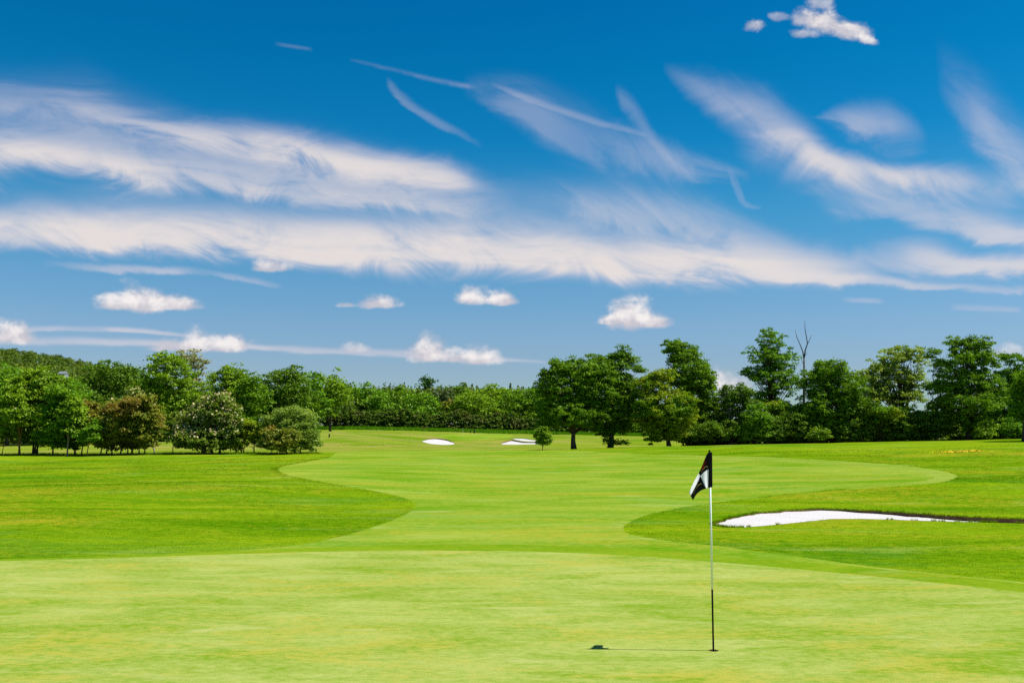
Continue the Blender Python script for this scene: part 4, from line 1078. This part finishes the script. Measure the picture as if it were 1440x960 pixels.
band([(-300, 262), (0, 268), (150, 268), (300, 270), (420, 280), (560, 276), (680, 284), (760, 296), (860, 312), (960, 314), (1060, 318), (1150, 330), (1260, 350)],
     [(-300, 360), (0, 360), (150, 364), (300, 368), (450, 384), (600, 393), (750, 398), (880, 404), (1000, 408), (1100, 413), (1180, 406), (1260, 385)],
     [(-300, .9), (0, .95), (200, .97), (420, .97), (700, .98), (900, .98), (1040, .96), (1120, .82), (1200, .48), (1260, .12), (1300, 0)], e_bot=.28, e_top=.66, amp=.70, softk=1.05, wobble=.03)
# veil between and right of them
band([(640, 240), (760, 236), (860, 240), (950, 254), (1040, 290), (1120, 325)], [(640, 340), (760, 340), (860, 340), (950, 345), (1040, 355), (1120, 360)], [(600, 0), (690, .16), (780, .30), (880, .50), (960, .46), (1060, .32), (1140, 0)], fib=fib2, amp=1.1, softk=1.6, e_bot=.4, e_top=.7, wobble=.04)
band([(660, 104), (740, 110), (800, 136), (880, 168), (960, 204), (1040, 228)], [(660, 142), (740, 190), (800, 238), (880, 262), (960, 270), (1040, 266)], [(650, 0), (690, .16), (750, .30), (840, .22), (920, .30), (1000, .26), (1060, 0)], fib=fib2, amp=1.2, softk=1.6, e_bot=.6, e_top=.5, wobble=.04)
band([(868, 116), (885, 126), (910, 162), (940, 205), (980, 235)], [(868, 150), (885, 178), (910, 210), (940, 244), (980, 262)], [(866, 0), (880, .22), (900, .24), (940, .22), (990, 0)], fib=fib2, amp=.9, softk=1.0, e_bot=.7)
# long curl on the right
band([(945, 88), (1000, 98), (1060, 118), (1110, 150), (1160, 190), (1220, 215), (1290, 224), (1350, 228), (1420, 240)], [(945, 118), (1000, 172), (1060, 222), (1110, 248), (1160, 264), (1220, 282), (1290, 296), (1350, 304), (1420, 318)],
     [(935, 0), (975, .24), (1030, .46), (1100, .66), (1170, .84), (1230, .86), (1320, .78), (1370, .52), (1420, .25), (1470, 0)], fib=fib2, amp=.85, softk=1.0, e_bot=.75, e_top=.55, wobble=.03)
band([(1040, 110), (1120, 150), (1200, 215), (1300, 235), (1400, 250)], [(1040, 240), (1120, 300), (1200, 320), (1300, 330), (1400, 345)], [(1030, 0), (1090, .22), (1180, .30), (1300, .34), (1380, .3), (1430, 0)], fib=fib2, amp=1.2, softk=1.6, e_bot=.7, wobble=.04)
band([(1150, 160), (1190, 142), (1230, 138), (1275, 150), (1300, 178)], [(1150, 176), (1190, 196), (1230, 218), (1275, 226), (1300, 216)], [(1145, 0), (1180, .34), (1230, .48), (1270, .34), (1310, 0)], fib=fib2, amp=.9, softk=1.3, e_bot=.75, wobble=.03)
band([(1340, 70), (1390, 108), (1420, 140), (1450, 165), (1560, 220)], [(1340, 180), (1390, 262), (1420, 320), (1450, 345), (1560, 420)], [(1325, 0), (1368, .24), (1410, .46), (1450, .48), (1560, .4)], fib=fib2, amp=1.1, softk=1.5, e_bot=.6, wobble=.04)
band([(1180, 264), (1260, 278), (1340, 288), (1440, 300), (1600, 320)], [(1180, 304), (1260, 318), (1340, 334), (1440, 352), (1600, 366)], [(1140, 0), (1230, .26), (1330, .50), (1440, .68), (1600, .7)], amp=.9, softk=1.1, wobble=.03)
band([(1210, 336), (1290, 326), (1360, 344), (1440, 348), (1600, 350)], [(1210, 372), (1290, 392), (1360, 399), (1440, 402), (1600, 400)], [(1190, 0), (1260, .4), (1320, .72), (1440, .80), (1600, .8)], amp=.8, softk=1.1, wobble=.03)
band([(1040, 370), (1200, 378), (1330, 394), (1440, 404)], [(1040, 404), (1200, 404), (1330, 411), (1440, 420)], [(1020, 0), (1120, .5), (1240, .60), (1340, .5), (1440, .45)], amp=.8, softk=.9)
# thin trails
band([(485, 80), (560, 96), (620, 109), (672, 118)], [(485, 88), (560, 106), (620, 121), (672, 129)], [(488, 0), (502, .16), (560, .26), (620, .28), (650, .36), (662, .15), (672, 0)], amp=1.6, softk=1.6, wobble=.008, e_bot=.7, e_top=.7)
band([(544, 108), (570, 132), (610, 158), (670, 192)], [(544, 128), (570, 152), (610, 180), (670, 206)], [(542, 0), (556, .22), (600, .22), (640, .14), (680, 0)], fib=fib2, amp=.8, softk=.9, wobble=.02)
band([(690, 115), (760, 138), (840, 164), (915, 186)], [(690, 124), (760, 152), (840, 178), (915, 194)], [(690, 0), (720, .24), (800, .24), (880, .18), (920, 0)], amp=.8, wobble=.008)
band([(378, 55), (436, 65)], [(378, 63), (436, 73)], [(380, 0), (400, .12), (418, .13), (434, 0)], amp=1.5, softk=1.5, wobble=.006, e_bot=.7, e_top=.7)
band([(1026, 232), (1040, 250), (1052, 284), (1070, 290)], [(1026, 250), (1040, 290), (1052, 295), (1070, 296)], [(1024, 0), (1038, .20), (1055, .18), (1072, 0)], fib=fib2, amp=.8, wobble=.006)
# low stratus strips
band([(60, 366), (180, 370), (290, 376), (400, 402)], [(60, 376), (180, 386), (290, 388), (400, 412)], [(60, 0), (130, .35), (240, .55), (290, .15), (330, .35), (375, .35), (400, 0)], amp=1.3, softk=1.2, wobble=.014)
band([(-200, 456), (0, 458), (80, 456), (200, 460), (280, 470)], [(-200, 468), (0, 470), (80, 467), (200, 470), (280, 476)], [(-200, .5), (0, .5), (70, .5), (140, .35), (170, .62), (230, .55), (290, 0)], amp=.7, wobble=.006)
band([(-200, 468), (0, 470), (150, 472), (300, 478), (420, 485), (560, 488), (680, 498), (790, 508)], [(-200, 486), (0, 487), (150, 487), (300, 492), (420, 498), (560, 503), (680, 508), (790, 514)], [(-200, .5), (0, .5), (150, .55), (300, .7), (420, .55), (560, .48), (680, .55), (740, .4), (790, 0)], amp=.7, wobble=.006)
band([(1330, 424), (1430, 430)], [(1330, 436), (1430, 441)], [(1330, 0), (1350, .25), (1410, .28), (1432, 0)], amp=.8, wobble=.006)
band([(1150, 414), (1240, 418)], [(1150, 424), (1240, 428)], [(1180, 0), (1215, .35), (1240, 0)], amp=.8, wobble=.006)

# small heaped clouds: flat base, knobbly top
puff = t.noise(t.map(uvv, scale=(1, 1.25, 1)), 26.0, 7, .58, .15, dim='2D')
puff_b = t.noise(t.map(uvv, scale=(1, 1.25, 1), loc=(-.006, -.010, 0)), 26.0, 7, .58, .15, dim='2D')
puff_light = t.m('MULTIPLY', t.m('SUBTRACT', puff, puff_b), 3.2)  # sunlit and shaded sides of the puffs, put into the cloud colour
def heap(px, base_py, rx, h, op=1.0, ragged=.9, skew=0.0, flat=3.2):
    u0, v0 = uv(px, base_py)
    g_ = t.n('ShaderNodeGroup'); g_.node_tree = HEAP
    for k_, v_ in (('U', U), ('V', Vv), ('Puff', puff)): t.l(v_, g_.inputs[k_])
    for k_, v_ in (('U0', u0), ('V0', v0), ('W', rx/F), ('H', h/F), ('Op', op), ('Ragged', ragged), ('Skew', skew), ('Flat', flat)): g_.inputs[k_].default_value = v_
    items.append((g_.outputs[0], g_.outputs[1], px - rx*1.9, px + rx*1.9, base_py - h*1.9, base_py + h*.9))
heap(166, 431, 40, 22, ragged=.8); heap(240, 431, 46, 19, ragged=.9); heap(198, 431, 40, 38, ragged=.8)
heap(20, 475, 42, 31, ragged=.8); heap(235, 489, 40, 20, .85); heap(268, 490, 34, 28, .9, .8); heap(316, 490, 42, 22, .95, .8)
heap(381, 377, 32, 22, .9)
heap(530, 429, 32, 19, .95); heap(488, 430, 17, 7, .6)
heap(664, 424, 28, 26, ragged=.8); heap(703, 425, 30, 17, ragged=.8)
heap(887, 454, 34, 44, ragged=.8); heap(915, 456, 38, 22, ragged=.8); heap(862, 453, 24, 12)
heap(607, 502, 34, 33, ragged=.8); heap(670, 508, 36, 24, ragged=.8); heap(638, 506, 34, 22, ragged=.8)
heap(505, 493, 27, 14, .55)
heap(1020, 550, 50, 36, .8); heap(1408, 500, 40, 18, .6)
heap(1136, 26, 30, 20, .8, .95, flat=1.1); heap(1164, 32, 40, 24, .95, .95, -.3, flat=1.1); heap(1196, 44, 36, 20, .95, .95, -.6, flat=1.1); heap(1220, 57, 20, 11, .85, .95, -.4, flat=1.1)
heap(1130, 48, 28, 10, .6, .95, flat=1.1); heap(1061, 37, 20, 12, .7, 1.1, flat=1.1); heap(1096, 24, 18, 8, .4, 1.1, flat=1.1); heap(1152, 6, 24, 14, .55, 1.1, flat=1.1)
def screen(lst):
    r = None
    for a in lst:
        ia = t.m('SUBTRACT', 1.0, a)
        r = ia if r is None else t.m('MULTIPLY', r, ia)
    return t.m('SUBTRACT', 1.0, r)
CK = 1.0 / SKY_STR / (2**EXPOSURE)
def ck(c): return tuple(x*CK for x in c) + (1.0,)
def region(x0, x1, y0, y1):
    """the sky of one part of the view, with only the clouds that reach into it"""
    its = [q for q in items if q[2] < x1 and q[3] > x0 and q[4] < y1 and q[5] > y0]
    col = base
    c_ = [q[0] for q in its if q[1] is None]
    if c_:
        cir = screen(c_)
        col = t.mix(cir, col, t.mix(t.ss(cir, .1, .95), ck((.60, .59, .72)), ck((.80, .735, .72))))
    h_ = [q for q in its if q[1] is not None]
    if h_:
        lit = t.m('ADD', screen([q[1] for q in h_]), puff_light, clamp=True)
        col = t.mix(screen([q[0] for q in h_]), col, t.mix(lit, ck((.58, .565, .63)), ck((.92, .87, .86))))
    b_ = t.n('ShaderNodeBackground'); b_.inputs[1].default_value = SKY_STR
    t.l(col, b_.inputs[0])
    return b_.outputs[0]
def choose(fac, lo, hi):
    m_ = t.n('ShaderNodeMixShader'); t.l(fac, m_.inputs[0]); t.l(lo, m_.inputs[1]); t.l(hi, m_.inputs[2]); return m_.outputs[0]
XS, YS = (460, 700, 1010), (85, 270, 412)
def row(y0, y1):
    r = region(-9999, XS[0], y0, y1); e = list(XS) + [9999]
    for i, x in enumerate(XS):
        r = choose(t.m('GREATER_THAN', U, uv(x, 300)[0]), r, region(x, e[i+1], y0, y1))
    return r
allsky = row(YS[2], 9999)
ye = [-9999] + list(YS)
for i in (2, 1, 0):
    allsky = choose(t.m('GREATER_THAN', Vv, uv(720, YS[i])[1]), allsky, row(ye[i], YS[i]))
# the rest of the sky: loose generic cirrus overhead and behind
pl = t.n('ShaderNodeVectorMath', operation='SCALE'); t.l(dirv, pl.inputs[0]); t.l(t.m('DIVIDE', 1.0, t.m('MAXIMUM', t.m('ADD', dzz, .12), .05)), pl.inputs['Scale'])
gen = t.noise(t.map(pl.outputs[0], scale=(.6, 2.2, 0), rot=(0, 0, .5)), 1.2, 4, .6, .6, dim='2D')
genc = t.m('MULTIPLY', t.m('MULTIPLY', t.ss(gen, .5, .8), .6), t.ss(dzz, .02, .2))
col2 = t.mix(genc, base, ck((.80, .735, .72)))
bg2 = t.n('ShaderNodeBackground'); bg2.inputs[1].default_value = SKY_STR
t.l(col2, bg2.inputs[0])
area = t.m('MULTIPLY', t.ss(dyy, .05, .12), t.m('MULTIPLY', t.m('SUBTRACT', 1.0, t.ss(t.m('ABSOLUTE', U), .68, .82)), t.m('SUBTRACT', 1.0, t.ss(Vv, .48, .60))))
area = t.m('MULTIPLY', area, t.m('GREATER_THAN', dzz, -.02))
mxs = t.n('ShaderNodeMixShader'); t.l(area, mxs.inputs[0]); t.l(bg2.outputs[0], mxs.inputs[1]); t.l(allsky, mxs.inputs[2])
t.l(mxs.outputs[0], out.inputs[0])

# ------------------------------------------------------------------ sun, camera, look
sd = bpy.data.lights.new('sun', 'SUN'); sd.energy = 4.2; sd.angle = R(.53); sd.color = (1.0, .955, .88)
so = bpy.data.objects.new('sun', sd); COL.objects.link(so)
sv = Vector((math.sin(R(SUN_AZ))*math.cos(R(SUN_EL)), math.cos(R(SUN_AZ))*math.cos(R(SUN_EL)), math.sin(R(SUN_EL))))
so.rotation_euler = (-sv).to_track_quat('-Z', 'Y').to_euler(); so.location = sv * 60
cd = bpy.data.cameras.new('camera'); cd.sensor_fit = 'HORIZONTAL'; cd.sensor_width = 36; cd.lens = 36*F/1440; cd.clip_start = .1; cd.clip_end = 20000
co = bpy.data.objects.new('camera', cd); COL.objects.link(co)
co.location = (0, 0, CAM_H); co.rotation_euler = (R(90) + PITCH, 0, 0)
scene.camera = co
vs = scene.view_settings; vs.view_transform = 'Standard'; vs.look = 'None'; vs.exposure = EXPOSURE; vs.gamma = 1.0; vs.use_curve_mapping = False
scene.cycles.max_bounces = 6; scene.cycles.diffuse_bounces = 3; scene.cycles.transmission_bounces = 3; scene.cycles.glossy_bounces = 2
scene.cycles.sample_clamp_indirect = 6
scene.cycles.use_denoising = False
